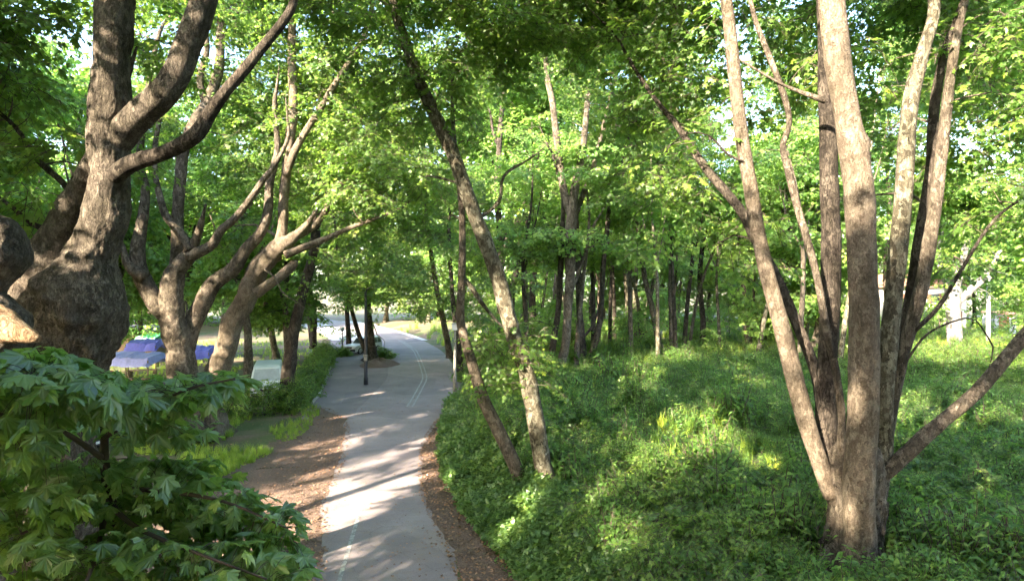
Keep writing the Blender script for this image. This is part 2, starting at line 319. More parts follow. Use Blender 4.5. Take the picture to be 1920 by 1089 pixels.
m = MB(); m.add(*ribbon(lambda d: road_x(d) - 9.0, lambda d: road_x(d) + 6.0, 0.004, list(np.arange(84, 128, 1.0)), 0.3, 0.3)); tag(m.build('pavement', simple('sun_glare_paving', (.50, .50, .54), .8, var=.12, scale=1.5)), 'added paving coloured as pale sun glare at the far end of the road', kind='structure')  # paving added here; its pale bluish colour carries the glare of the sunlit road
# driveway branching off to the left behind the earth island
_kd = np.array([34, 38, 41.7, 48.6, 63.5, 72, 84]); _kx = np.array([-11.5, -12.3, -12.7, -14.3, -17.8, -20.2, -24.5])
def kerb_x(d): return interp_s(_kx, _kd, d)
m = MB(); m.add(*ribbon(lambda d: kerb_x(d), lambda d: road_x(d) - 2.9, 0.004, list(np.arange(35, 84, 0.8)), 0.06, 0)); tag(m.build('driveway', M['asphalt_drive']), 'asphalt driveway forking off beside the hedge', kind='structure')
m = MB(); ds = list(np.arange(39.5, 74, 1.0))
for i in range(len(ds) - 1):
    a, b = ds[i], ds[i + 1]; xa, xb = kerb_x(a), kerb_x(b)
    m.box(((xa + xb) / 2 - 0.07, (a + b) / 2, 0.06), (0.14, math.hypot(b - a, xb - xa) - 0.02, 0.14), rz=math.atan2(-(xb - xa), b - a), ch=0.015)
tag(m.build('kerb', M['kerb']), 'pale stone kerb between driveway and hedge', kind='structure')
# soil verges with ragged edges
_sl = ([-20, 4, 12, 16, 19.7, 21.4, 27.3, 31, 35, 38.5], [-2.2, -4.2, -5.2, -4.95, -6.0, -6.5, -7.4, -8.2, -9.3, -11.6])
m = MB(); m.add(*ribbon(lambda d: float(np.interp(d, [-20, 12, 24, 30, 34, 38.5], [-10, -12, -12, -11.3, -11.2, -12.0])), lambda d: float(np.interp(d, *_sl)), 0.014, list(np.arange(-18, 38.5, 0.25)), 0.5, 0.22, 4))
tag(m.build('soil_verge', M['soil']), 'reddish bare soil strewn with dead leaves along the road edge', kind='structure')
_sr = ([-20, 4, 12, 16, 18.9, 22.2, 25, 29.1, 33, 36, 40], [5.0, 1.0, -0.3, -1.25, -2.1, -3.1, -3.6, -4.1, -4.15, -3.9, -3.85])
m = MB(); m.add(*ribbon(lambda d: float(np.interp(d, *_sr)), lambda d: wall_x(d) + 0.1, 0.013, list(np.arange(-18, 40, 0.25)), 0.16, 0, 4))
tag(m.build('litter_verge', M['soil']), 'strip of dead leaves between the road and ivy wall', kind='structure')
# painted lines
m = MB(); m.add(*ribbon(lambda d: road_x(d) - 0.06, lambda d: road_x(d) + 0.06, 0.016, list(np.arange(15.6, 21.4, 0.2)), 0.012, 0.012)); tag(m.build('road_marking', M['paint']), 'short worn white centre dash', kind='structure')
for off in (-0.16, 0.16):
    m = MB(); m.add(*ribbon(lambda d: road_x(d) + off - 0.055, lambda d: road_x(d) + off + 0.055, 0.016, list(np.arange(38.6, 84, 0.4)), 0.012, 0.012)); tag(m.build('road_marking', M['paint']), 'one line of the double white centre marking', kind='structure')
# terrace
dsr = list(np.arange(-12, 45, 0.8)) + list(np.arange(45, 126, 2.0)); ts = [0.0, 0.12, 0.5, 1, 1.6, 2.4, 3.3, 4.3, 5.5, 7, 9, 11, 13.5, 16, 19, 23, 28, 34, 42, 52, 64, 80, 100]
vs = []; fs = []
for d in dsr:
    for t in ts: x = wall_x(d) + t; vs.append((x, d, tz(x, d) if t > 0 or d < WALL_END else 0.0))
nT = len(ts)
for i in range(len(dsr) - 1):
    for k in range(nT - 1): a = i * nT + k; fs.append((a, a + 1, a + nT + 1, a + nT))
m = MB(); m.add(vs, fs); tag(m.build('terrain', M['ground'], smooth=True), 'raised woodland floor behind the ivy wall', kind='structure')
def tree_z(x, y): return tz(x, y) if x > wall_x(y) else 0.0

# ------------------------------------------------------------------ leaf sprays (prototypes for instancing)
def leaf_geo(kind):
    """flat leaf along +y, length 1, returns verts, faces"""
    if kind == 'mid':
        tips = [(-100, .52), (-72, .36), (-47, .82), (-22, .52), (0, 1.0), (22, .52), (47, .82), (72, .36), (100, .52)]
        o = [(r * math.sin(R(a)), 0.12 + r * .88 * math.cos(R(a))) for a, r in tips]
        v = [(0, 0.08, 0.0)] + [(x, y, -0.30 * abs(x) ** 1.3 - 0.18 * y * y) for x, y in o]; f = [(0, i + 1, i) for i in range(1, len(o))]
    elif kind == 'far':
        v = [(0, 0, 0), (-.48, .42, -.12), (0, .55, .02), (0, 1, -.2), (.48, .42, -.12)]; f = [(0, 2, 1), (1, 2, 3), (0, 4, 2), (2, 4, 3)]
    elif kind == 'ivy':
        v = [(0, 0, 0), (-.55, .15, -.05), (-.3, .55, -.02), (0, 1, -.12), (.3, .55, -.02), (.55, .15, -.05)]; f = [(0, 5, 4), (0, 4, 3), (0, 3, 2), (0, 2, 1)]
    elif kind == 'lance':
        v = [(0, 0, 0), (-.17, .4, .03), (0, 1, -.3), (.17, .4, .03), (0, .42, -.05)]; f = [(0, 4, 1), (1, 4, 2), (0, 3, 4), (4, 3, 2)]
    elif kind == 'hero':
        prof = [(-125, .30), (-105, .52), (-96, .40), (-88, .48), (-74, .38), (-62, .62), (-50, .86), (-44, .70), (-36, .70), (-26, .50), (-15, .70), (-7, .78), (0, 1.0)]
        full = prof + [(-a, r) for a, r in prof[-2::-1]]
        o = [(r * math.sin(R(a)), 0.14 + r * .86 * math.cos(R(a))) for a, r in full]
        v = [(0, 0.14, 0.0)] + [(x, y, -0.26 * abs(x) ** 1.4 - 0.16 * y * y + 0.03 * math.sin(9 * x + 5 * y)) for x, y in o]
        n = len(o); f = [(0, i + 1, i) for i in range(1, n)] + [(0, 1, n)]
    return np.array(v, float), f
def protos(name, specs, matl, kind, twig=True):
    out = []
    lv, lf = leaf_geo(kind)
    for si, sp in enumerate(specs):
        rng = random.Random(hash((name, si)) & 0xffff if False else si * 77 + len(name)); mb = MB()
        for (pos, yaw, pitch, roll, size) in sp(rng, mb):
            Mx = Matrix.Translation(pos) @ Euler((pitch, roll, yaw), 'XYZ').to_matrix().to_4x4() @ Matrix.Diagonal((size, size, size, 1))
            mb.add([Mx @ Vector(v) for v in lv], lf, 0)
        me = bpy.data.meshes.new(name); me.from_pydata(mb.v, [], mb.f); me.materials.append(matl); me.materials.append(M['twig'])
        me.polygons.foreach_set('material_index', mb.m)
        a = me.attributes.new('rnd', 'FLOAT', 'FACE'); nf = len(lf); vals = []; k = 0
        vals = [0.0] * len(mb.f); cur = 0.0
        cnt = 0
        for i, mi in enumerate(mb.m):
            if mi == 0:
                if cnt % nf == 0: cur = rng.uniform(-0.16, 0.16) + 0.16
                cnt += 1; vals[i] = cur * 1.2
        a.data.foreach_set('value', vals)
        me.update(); out.append(bpy.data.objects.new(name, me))
    return out
def spray_spec(n, L, size, wide=1.0, droop=0.3):
    def f(rng, mb):
        res = []; nb = rng.choice((2, 3, 3))
        tw = [(Vector((0, 0, 0)), 0.0, L)] + [(Vector((L * rng.uniform(.2, .6), 0, 0)), s * R(rng.uniform(28, 58)), L * rng.uniform(.45, .7)) for s in ((1, -1, 1)[:nb])]
        per = max(2, n // len(tw))
        for (o, a, l) in tw:
            dirv = Vector((math.cos(a), math.sin(a), 0)); pts = [o + dirv * l * t + Vector((0, 0, -droop * l * t * t)) for t in (0, .5, 1)]
            mb.tube(pts, [0.008, 0.006, 0.003], 3, 1, cap=False)
            for k in range(per):
                t = (k + rng.uniform(.3, 1)) / per; p = o + dirv * l * t + Vector((0, 0, -droop * l * t * t))
                side = 1 if k % 2 else -1
                yaw = a - math.pi / 2 + side * R(rng.uniform(25, 85)) * (1 - .6 * t)
                pet = rng.uniform(.02, .07); yv = Vector((-math.sin(yaw), math.cos(yaw), -0.3)); q = p + yv * pet
                res.append((q, yaw, R(rng.uniform(-52, 8)), R(rng.uniform(-32, 32)), size * rng.uniform(.65, 1.2) * wide))
        return res
    return f
PR = {}
PR['mid'] = protos('leaf_spray', [spray_spec(15, 0.85, 0.17)] * 6, M['leaf'], 'mid')
PR['far'] = protos('far_leaf_spray', [spray_spec(15, 0.95, 0.21)] * 5, M['leaf_far'], 'far')
def weed_spec(n, h, size):
    def f(rng, mb):
        res = []
        for s in range(rng.randint(4, 6)):
            a = rng.uniform(0, 6.28); lean = rng.uniform(.05, .5); hh = h * rng.uniform(.6, 1.15); b = Vector((rng.uniform(-.18, .18), rng.uniform(-.18, .18), 0)); tip = b + Vector((math.cos(a) * lean * hh, math.sin(a) * lean * hh, hh))
            mb.tube([b, (b + tip) / 2 + Vector((0, 0, .05 * hh)), tip], [.006, .005, .002], 3, 1, cap=False)
            for k in range(n):
                t = (k + 1) / n; p = b.lerp(tip, t); yaw = rng.uniform(0, 6.28)
                res.append((p, yaw, R(rng.uniform(-40, 25)), R(rng.uniform(-25, 25)), size * rng.uniform(.6, 1.2) * (1.1 - .4 * t)))
        return res
    return f
PR['weed'] = protos('weed_clump', [weed_spec(8, 0.5, 0.16), weed_spec(7, 0.4, 0.2), weed_spec(9, 0.65, 0.15)], M['weed'], 'lance', True)
PR['broad'] = protos('broad_weed_clump', [weed_spec(7, 0.4, 0.14), weed_spec(8, 0.55, 0.12), weed_spec(8, 0.35, 0.15)], M['weed'], 'ivy', True)
def ivy_spec(rng, mb):
    res = []
    for k in range(20):
        p = Vector((rng.uniform(-.26, .26), rng.uniform(-.26, .26), rng.uniform(0, .09)))
        res.append((p, rng.uniform(-0.9, 0.9), R(rng.uniform(-60, -5)), R(rng.uniform(-30, 30)), rng.uniform(.06, .115)))
    return res
PR['ivy'] = protos('ivy_patch', [ivy_spec] * 4, M['ivy'], 'ivy', False)
def grass_protos():
    out = []
    for s in range(4):
        rng = random.Random(s + 5); mb = MB()
        for k in range(30):
            a = rng.uniform(0, 6.28); r = rng.uniform(0, .13); b = Vector((r * math.cos(a), r * math.sin(a), 0)); h = rng.uniform(.25, .6); ln = rng.uniform(.1, .6) * h; yaw = rng.uniform(0, 6.28)
            w = rng.uniform(.004, .008); sd_ = Vector((-math.sin(yaw), math.cos(yaw), 0)) * w; dv = Vector((math.cos(yaw), math.sin(yaw), 0))
            p1 = b + dv * ln * .35 + Vector((0, 0, h * .65)); p2 = b + dv * ln + Vector((0, 0, h))
            mb.add([b - sd_, b + sd_, p1 + sd_ * .8, p1 - sd_ * .8, p2], [(0, 1, 2, 3), (3, 2, 4)], 0)
        me = bpy.data.meshes.new('grass_tuft'); me.from_pydata(mb.v, [], mb.f); me.materials.append(M['grass']); me.update(); out.append(bpy.data.objects.new('grass_tuft', me))
    return out
PR['grass'] = grass_protos()

_groups = {}
def gn_group(key):
    if key in _groups: return _groups[key]
    ng = bpy.data.node_groups.new('scatter_' + key, 'GeometryNodeTree'); ng.is_modifier = True
    ng.interface.new_socket('Geometry', in_out='INPUT', socket_type='NodeSocketGeometry'); ng.interface.new_socket('Geometry', in_out='OUTPUT', socket_type='NodeSocketGeometry')
    n = ng.nodes; L = ng.links.new; gi = n.new('NodeGroupInput'); go = n.new('NodeGroupOutput')
    jn = n.new('GeometryNodeJoinGeometry')
    for o in PR[key]:
        oi = n.new('GeometryNodeObjectInfo'); oi.inputs['Object'].default_value = o; oi.inputs['As Instance'].default_value = False
        ti = n.new('GeometryNodeGeometryToInstance'); L(oi.outputs['Geometry'], ti.inputs[0]); L(ti.outputs[0], jn.inputs[0])
    ip = n.new('GeometryNodeInstanceOnPoints'); ip.inputs['Pick Instance'].default_value = True
    L(gi.outputs[0], ip.inputs['Points']); L(jn.outputs[0], ip.inputs['Instance'])
    def attr(nm, t): a = n.new('GeometryNodeInputNamedAttribute'); a.data_type = t; a.inputs['Name'].default_value = nm; return a.outputs['Attribute']
    er = n.new('FunctionNodeEulerToRotation'); L(attr('rot', 'FLOAT_VECTOR'), er.inputs[0]); L(er.outputs[0], ip.inputs['Rotation'])
    L(attr('var', 'INT'), ip.inputs['Instance Index']); L(attr('scl', 'FLOAT'), ip.inputs['Scale']); L(ip.outputs[0], go.inputs[0])
    _groups[key] = ng; return ng
NSPRAY = [0]
def scatter(name, key, pos, rot, scl, parent=None, base=(0, 0, 0), kind='stuff', cull=True):
    pos = np.asarray(pos, float).reshape(-1, 3); rot = np.asarray(rot, float).reshape(-1, 3); scl = np.asarray(scl, float)
    if cull and len(pos):
        k = keep_mask(pos, rot, scl); pos, rot, scl = pos[k], rot[k], scl[k]
    if len(pos) == 0: return None
    NSPRAY[0] += len(pos)
    me = bpy.data.meshes.new(name); me.vertices.add(len(pos)); me.vertices.foreach_set('co', (pos - np.array(base)).astype(np.float32).ravel())
    a = me.attributes.new('rot', 'FLOAT_VECTOR', 'POINT'); a.data.foreach_set('vector', rot.astype(np.float32).ravel())
    a = me.attributes.new('scl', 'FLOAT', 'POINT'); a.data.foreach_set('value', scl.astype(np.float32))
    a = me.attributes.new('var', 'INT', 'POINT'); a.data.foreach_set('value', RNG.integers(0, 997, len(pos)).astype(np.int32))
    me.update(); o = bpy.data.objects.new(name, me); link(o, parent)
    md = o.modifiers.new('leaves', 'NODES'); md.node_group = gn_group(key)
    if kind: o['kind'] = kind
    return o

# ------------------------------------------------------------------ where light falls through gaps in the canopy
LIT = []     # (point, radius)
def lit(px, py, d, r):
    LIT.append((np.array(P(px, py, d)), r if r >= 2 else (r - .28 if d > 25 else r - .14)))
def litg(px, py, r, z=0.0): LIT.append((np.array(G(px, py, z)), r))
for a in [(575, 900, .55), (545, 930, .5), (640, 955, .5), (690, 935, .45), (745, 905, .5), (800, 885, .45), (705, 860, .5), (760, 840, .55), (815, 820, .5), (830, 850, .4), (665, 905, .4), (735, 985, .3), (700, 1005, .35), (620, 1010, .35),
          (690, 820, .3), (740, 800, .35), (640, 840, .35), (700, 765, .35), (755, 752, .3), (660, 780, .3), (600, 830, .3), (530, 960, .4), (650, 750, .25), (720, 735, .3), (840, 740, .3), (700, 705, .3), (640, 690, .3), (560, 860, .3), (770, 690, .4), (820, 700, .3), (805, 775, .25), (590, 985, .35), (760, 1065, .12),
          (750, 640, 1.5), (735, 622, 2.0), (770, 660, .8), (720, 610, 2.5), (745, 606, 3.0), (490, 640, 1.2), (440, 990, .5), (380, 960, .4), (330, 930, .4), (300, 1000, .4), (420, 1050, .4), (250, 960, .4), (380, 780, .5), (350, 760, .5)]: litg(*a)
for a in [(1310, 850, 1.1), (1300, 795, .7), (1290, 900, .7), (1360, 815, .6), (1430, 868, .6), (1165, 1000, .3), (1375, 810, .35), (1340, 790, .35), (1240, 750, .4), (1250, 720, .5), (1390, 700, .6), (1440, 730, .5), (1190, 940, .25), (1180, 1000, .25), (1250, 1010, .2), (835, 860, .35), (1700, 760, .3), (1830, 740, .4), (1500, 680, .6), (1120, 800, .25), (1150, 640, 1.2), (1250, 625, 1.5), (1750, 625, 2.0), (1650, 620, 1.5), (1850, 640, 2)]: litg(a[0], a[1], a[2], 1.3)
for a in [(1590, 250, 13.2, .5), (1600, 300, 13.2, .5), (1575, 140, 13.2, .35), (1568, 90, 13.2, .3), (1612, 965, 13.2, .28), (1618, 720, 13.2, .22), (1580, 935, 14, .2), (1445, 540, 14, .3), (1455, 590, 14, .3), (1470, 640, 14, .3), (1500, 760, 14, .3), (1515, 800, 14, .25), (1560, 545, 14.4, .25), (1487, 330, 14.8, .4), (1775, 330, 15.5, .3), (1745, 320, 15.5, .3), (1785, 150, 15.5, .4), (1820, 750, 14, .3),
          (1030, 905, 19.3, .3), (1015, 868, 19.3, .25), (990, 720, 19.3, .3), (985, 690, 19.3, .35), (980, 740, 19, .3), (945, 570, 19.5, .3), (895, 690, 20, .3), (1055, 345, 46, .5), (1062, 330, 46, .5), (895, 640, 20, .2),
          (205, 400, 13, .45), (190, 440, 13, .4), (195, 330, 13, .3), (20, 615, 9.5, .35), (40, 620, 9.5, .3), (200, 290, 13, .3), (230, 200, 13, .2),
          (322, 550, 30, .4), (290, 565, 30, .4), (325, 420, 30, .4), (410, 440, 30, .4), (340, 670, 30, .5), (430, 640, 31, .5), (528, 440, 31, .5), (525, 410, 31, .5), (520, 525, 31, .4), (545, 500, 31, .4), (560, 470, 31, .4), (580, 460, 31, .4), (575, 435, 31, .4), (530, 470, 31, .4), (548, 170, 31, .5), (400, 770, 31, .7), (375, 780, 31, .6), (540, 670, 44, .5), (550, 190, 31, .4), (460, 490, 30, .3), (265, 420, 30, .4),
          (850, 600, 40, .5), (20, 610, 9.2, .75), (60, 620, 9.1, .7), (0, 600, 9.2, .7), (1150, 400, 70, 4), (1300, 350, 70, 4), (1450, 400, 70, 4), (1700, 380, 75, 4), (1620, 250, 75, 4), (1050, 280, 75, 4), (1250, 540, 65, 3), (1850, 350, 70, 4), (1400, 540, 62, 2.5), (960, 350, 75, 3.5), (1120, 560, 62, 2.5), (330, 300, 60, 4), (250, 450, 55, 3), (90, 400, 50, 3), (450, 480, 60, 3)]: lit(*a)
for k in range(22): litg(RNG.uniform(560, 840), RNG.uniform(770, 1060), RNG.uniform(-.45, -.1))
_lp = np.array([a[0] for a in LIT]); _lr = np.array([a[1] for a in LIT]); _S = np.array(TO_SUN)
# open sky seen between crowns (pixel ellipses in the photograph) : crowns simply do not reach there
SKYGAP = [(155, 95, 34, 50, 9), (970, 195, 11, 34, 24), (950, 260, 8, 20, 24), (1082, 30, 12, 14, 22), (1385, 40, 10, 18, 17), (1900, 8, 14, 8, 10), (1000, 370, 8, 18, 45), (740, 600, 40, 28, 50), (205, 340, 20, 40, 16), (560, 350, 10, 10, 40), (690, 100, 8, 16, 30)]
CLEAR = [  # (x0,y0,x1,y1,maxdepth): keep sight lines on road, trunks and clearing open
    (560, 690, 870, 1089, 60), (640, 640, 790, 700, 60), (1080, 640, 1560, 1089, 50), (860, 760, 1100, 1089, 30), (600, 560, 700, 690, 38), (840, 600, 866, 760, 39), (1660, 540, 1900, 640, 40), (640, 590, 760, 660, 62),
    (180, 640, 400, 700, 44), (1560, 0, 1640, 1089, 12.8), (460, 680, 560, 760, 37), (1100, 560, 1500, 640, 38), (0, 380, 250, 660, 12), (130, 0, 420, 330, 11.5)]
SIGHT = [([(686, 720), (686, 548)], 7, 47, 1.0), ([(1029, 915), (1006, 800), (984, 690), (945, 560), (920, 480), (885, 390), (850, 290), (815, 215), (785, 150), (760, 80), (740, 20)], 24, 19.2, .85),
    ([(1065, 575), (1069, 470), (1075, 372), (1092, 285), (1105, 200)], 16, 46, .8), ([(1060, 372), (1049, 300), (1036, 195), (1023, 110)], 14, 46, .85),
    ([(466, 548), (512, 475), (530, 440), (533, 360), (545, 250), (550, 190), (548, 60)], 22, 31, .8), ([(545, 300), (598, 208), (668, 95), (698, 0)], 12, 31, .75), ([(325, 600), (330, 510), (360, 470), (400, 457), (440, 410), (500, 330)], 24, 30, .8), ([(345, 640), (400, 532), (462, 467), (505, 380)], 20, 30, .8), ([(300, 575), (262, 508), (268, 390)], 20, 30, .8), ([(535, 470), (612, 447), (690, 415)], 14, 30, .8),
    ([(335, 480), (333, 400), (345, 280), (390, 190), (412, 60)], 16, 30, .7), ([(535, 860), (1490, 710)], 1, 1, 0), ([(1520, 820), (1490, 710), (1440, 520), (1405, 340), (1378, 150), (1362, 0)], 20, 14, .9), ([(1550, 700), (1558, 450), (1547, 100), (1545, 0)], 20, 14.3, .9), ([(1656, 750), (1686, 450), (1706, 200), (1750, 30)], 22, 14.2, .85), ([(1725, 550), (1760, 330), (1781, 150), (1800, 40)], 16, 15.2, .8), ([(1512, 445), (1486, 350), (1470, 270), (1480, 230), (1440, 100), (1414, 30)], 14, 13.8, .85), ([(1495, 610), (1420, 455), (1335, 330), (1270, 236)], 14, 16, .7),
    ([(1240, 660), (1210, 525), (1196, 420)], 9, 55, .8), ([(1260, 660), (1257, 500), (1264, 390)], 8, 55, .8), ([(1316, 650), (1312, 530), (1325, 415)], 8, 56, .8), ([(1106, 670), (1128, 562), (1143, 385)], 9, 50, .8), ([(843, 665), (822, 557), (806, 460)], 10, 60, .7), ([(546, 645), (573, 528), (594, 410)], 16, 37, .8), ([(937, 467), (932, 347), (938, 215)], 12, 54, .7)]
def keep_mask(pos, rot, scl):
    n = len(pos); pos = pos + np.stack([np.cos(rot[:, 2]), np.sin(rot[:, 2]), -.3 * np.ones(n)], 1) * (.42 * scl)[:, None]; keep = np.ones(n, bool)
    jr = RNG.uniform(0.75, 1.25, n); rk = RNG.uniform(0, 1, n)
    for i in range(len(_lp)):
        v = pos - _lp[i]; t = v @ _S; q = v - np.outer(t, _S); dist = np.sqrt((q * q).sum(1))
        keep &= ~((t > 0.6) & (dist < _lr[i] * jr + 0.50 * scl) & (rk < (.965 if _lr[i] < .6 and _lp[i][2] < .1 else .998)))
    px, py, d = proj(pos)
    for (gx, gy, rx, ry, dmin) in SKYGAP: keep &= ~((((px - gx) / rx) ** 2 + ((py - gy) / ry) ** 2 < jr) & (d > dmin * 0.3) & (d > 1))
    for (x0, y0, x1, y1, dm) in CLEAR: keep &= ~((px > x0) & (px < x1) & (py > y0) & (py < y1) & (d < dm) & (d > 0.5))
    for (pl, hw, ds_, pr) in SIGHT:
        m_ = np.zeros(n, bool); near = (d < ds_) & (d > 1); marg = .28 * scl * F / np.maximum(d, 1)
        for (x0, y0), (x1, y1) in zip(pl[:-1], pl[1:]):
            L2 = (x1 - x0) ** 2 + (y1 - y0) ** 2; tt = np.clip(((px - x0) * (x1 - x0) + (py - y0) * (y1 - y0)) / L2, 0, 1)
            m_ |= np.hypot(px - x0 - tt * (x1 - x0), py - y0 - tt * (y1 - y0)) < hw + marg
        keep &= ~(m_ & near & (RNG.uniform(0, 1, n) < pr))
    keep &= ~((np.linalg.norm(pos - np.array([0, 0, CAMH]), axis=1) < 4.5))
    keep &= ~((d > 0.3) & (d < 9) & (px > -700) & (px < 2600) & (py > -260) & (py < 1300))
    return keep

# ------------------------------------------------------------------ trees
def stem_obj(name, pts, base, matl, parent, sides=14, step=0.22, lump=0.09, flare=0.0, flare_h=0.9, knots=(), gnarl=0.0):
    """pts: (Vector, radius)"""
    p, r = smooth_path([a[0] for a in pts], [a[1] for a in pts], step)
    zb = pts[0][0].z; seed = RNG.uniform(0, 50)
    def rough(q, dv, a, i):
        s = q + dv * r[i]
        k = 1 + lump * (noise.noise(s * 1.3 + Vector((seed, 0, 0))) * 1.3 + 0.5 * noise.noise(s * 3.7) + 0.3 * noise.noise(s * 9))
        if gnarl: k += gnarl * ((1 - 2 * abs(noise.noise(Vector((s.x * 4, s.y * 4, s.z * 2.2))))) * .5 + (1 - 2 * abs(noise.noise(Vector((s.x * 11, s.y * 11, s.z * 6))))) * .28 + .2 * noise.noise(s * 24))
        if flare > 0:
            h = max(q.z - zb, 0); e = math.exp(-h / flare_h)
            k *= 1 + flare * e * (1 + 0.45 * math.sin(a * 5 + seed) + 0.3 * math.sin(a * 3 + 2 * seed))
        for (kp, kr, amp) in knots:
            dd = (s - kp).length
            if dd < 3 * kr: k += amp / max(r[i], .05) * math.exp(-(dd / kr) ** 2)
        return k
    v, f = tube_geo(p, r, sides, True, rough)
    mb = MB(); mb.add([q - base for q in v], f)
    return mb.build(name, matl, parent, smooth=True), p, r
def px_stem(rows, d0):
    out = []
    for row in rows:
        d = row[3] if len(row) > 3 else d0
        out.append((P(row[0], row[1], d), row[2] / 2 * d / F))
    return out
DENS = 2.45
class Tree:
    def __init__(s, name, label, base, matl='bark_grey', cat='tree', group=None):
        s.base = Vector(base); s.t = thing(name, label, cat, s.base, group); s.sk = []; s.mat = M[matl]; s.clusters = []
    def stem(s, pts, name='trunk', matl=None, **kw):
        a_, ra = pts[-1]; b_, _ = pts[-2]
        if name not in ('stub', 'base') and .012 < ra < .35 and s.base.length > 0:
            dv = (a_ - b_).normalized(); L_ = min(12 * ra + .4, 2.2); sd2 = Vector((RNG.normal(), RNG.normal(), .5 * RNG.normal())) * .12 * L_
            pts = list(pts) + [(a_ + dv * L_ * .5 + sd2, ra * .6), (a_ + dv * L_ + sd2 * 2.2 + Vector((0, 0, .1 * L_)), ra * .15)]
        o, p, r = stem_obj(name, pts, s.base, M[matl] if matl else s.mat, s.t, **kw)
        for q, rr in zip(p, r): s.sk.append((q, rr))
        return o
    def blob(s, c, r, dens=0.020, rc=1.0, shell=0.0):
        """crown lobe: ellipsoid filled with flat leaf clusters. dens: clusters per m3"""
        c = Vector(c); vol = 4.19 * r[0] * r[1] * r[2]; n = max(2, int(vol * dens * DENS))
        for k in range(n):
            v = RNG.normal(size=3); v /= np.linalg.norm(v); u = RNG.uniform(shell, 1) ** (1 / 2.2)
            s.clusters.append((c + Vector((v[0] * r[0] * u, v[1] * r[1] * u, v[2] * r[2] * u)), rc * RNG.uniform(.7, 1.35)))
    def finish(s, key='mid', per=16, scl=1.0, twigs=True, cull=True, droop=0.32, crown='crown'):
        pos = []; rot = []; sc = []; mb = MB()
        if s.sk: nodes = [tuple(q) for q, r in s.sk[::2]]; nr = [max(r, .01) for q, r in s.sk[::2]]
        else: nodes = [tuple(s.base)]; nr = [.05]
        arr = np.array(nodes)
        cl = s.clusters
        if twigs and cl:
            C = np.array([tuple(c[0]) for c in cl]); d0 = np.array([np.min(np.linalg.norm(arr - c, axis=1)) for c in C]); order = np.argsort(d0)
            buf = np.zeros((len(nodes) + len(cl) * 2, 3)); buf[:len(nodes)] = arr; rad = list(nr); n = len(nodes)
            for i in order:
                c = C[i]; dd = np.linalg.norm(buf[:n] - c, axis=1) + 0.55 * np.maximum(0, buf[:n, 2] - c[2] + 0.2); j = int(np.argmin(dd))
                a = Vector(buf[j]); b = Vector(c); L = (b - a).length
                if L > 0.15:
                    mid = a.lerp(b, .5) + Vector((RNG.normal() * .1 * L, RNG.normal() * .1 * L, 0.12 * L + RNG.normal() * .05 * L)); q = a.lerp(b, .25) + (mid - a.lerp(b, .5)) * .7
                    r0 = min(rad[j] * .7, 0.014 + 0.016 * L); r1 = max(r0 * .45, .009)
                    mb.tube([a - s.base, q - s.base, mid - s.base, b - s.base], [r0, r0 * .85, (r0 + r1) / 2, r1], 5, cap=False)
                    buf[n] = mid; rad.append((r0 + r1) / 2); n += 1; buf[n] = c; rad.append(r1); n += 1
            if mb.v:
                o = mb.build('branches', s.mat if s.mat.name != 'bark_white' else M['bark_white'], s.t, smooth=True); o['kind'] = 'stuff'
        for (c, rc) in cl:
            n = max(3, int(per * rc * rc * RNG.uniform(.7, 1.3))); th = RNG.uniform(0, 6.283, n); rr = rc * np.sqrt(RNG.uniform(0.02, 1, n))
            tilt = RNG.normal(0, .16, 2)
            dx, dy = rr * np.cos(th), rr * np.sin(th)
            z = -droop * rr * rr / rc + tilt[0] * dx + tilt[1] * dy + RNG.normal(0, .14 * rc, n)
            pos.append(np.stack([c.x + dx, c.y + dy, c.z + z], 1))
            rot.append(np.stack([RNG.normal(0, .28, n), RNG.normal(.30, .28, n), th + RNG.normal(0, .55, n)], 1)); sc.append(RNG.uniform(.62, 1.35, n) * scl)
        if pos: scatter(crown, key, np.concatenate(pos), np.concatenate(rot), np.concatenate(sc), s.t, s.base, 'stuff', cull)
        return s.t
def ground_pt(px, py, right=True):
    z = 1.1 if right else 0.0
    return G(px, py, z)

# --- old plane tree with the burled bole, close on the left
D1 = 13.0
b = P(120, 1000, D1); b.z = 0
t1 = Tree('old_plane_tree', 'massive grey plane tree with burled bole beside the near leafy branches', b, 'bark_old')
bole = [(P(118, 1195, D1 + .4), .80), (P(116, 1000, D1 + .3), .62), (P(112, 850, D1 + .2), .58), (P(112, 720, D1 + .1), .70), (P(126, 660, D1), .74), (P(144, 615, D1), .80), (P(150, 570, D1), .80), (P(158, 525, D1), .66), (P(172, 480, D1), .47), (P(192, 430, D1), .40), (P(203, 370, D1), .38), (P(207, 310, D1), .365), (P(204, 250, D1), .385), (P(207, 190, D1), .365), (P(212, 100, D1), .31), (P(217, 0, D1), .335), (P(222, -120, D1 + .1), .30), (P(236, -280, D1 + .4), .25), (P(240, -420, D1 + .8), .18), (P(225, -560, D1 + 1), .10)]
kn = [(P(40, 565, D1 - .6), .30, .30), (P(222, 590, D1 - .7), .22, .20), (P(110, 600, D1 - .95), .28, .16), (P(60, 640, D1 - .7), .25, .22), (P(185, 545, D1 - .6), .18, .12), (P(160, 650, D1 - .8), .2, .18), (P(235, 565, D1 - .3), .16, .22), (P(228, 615, D1 - .4), .14, .18), (P(200, 630, D1 - .6), .15, .14), (P(80, 530, D1 - .6), .2, .18), (P(20, 600, D1 - .4), .2, .2), (P(180, 345, D1 - .25), .12, .07)]
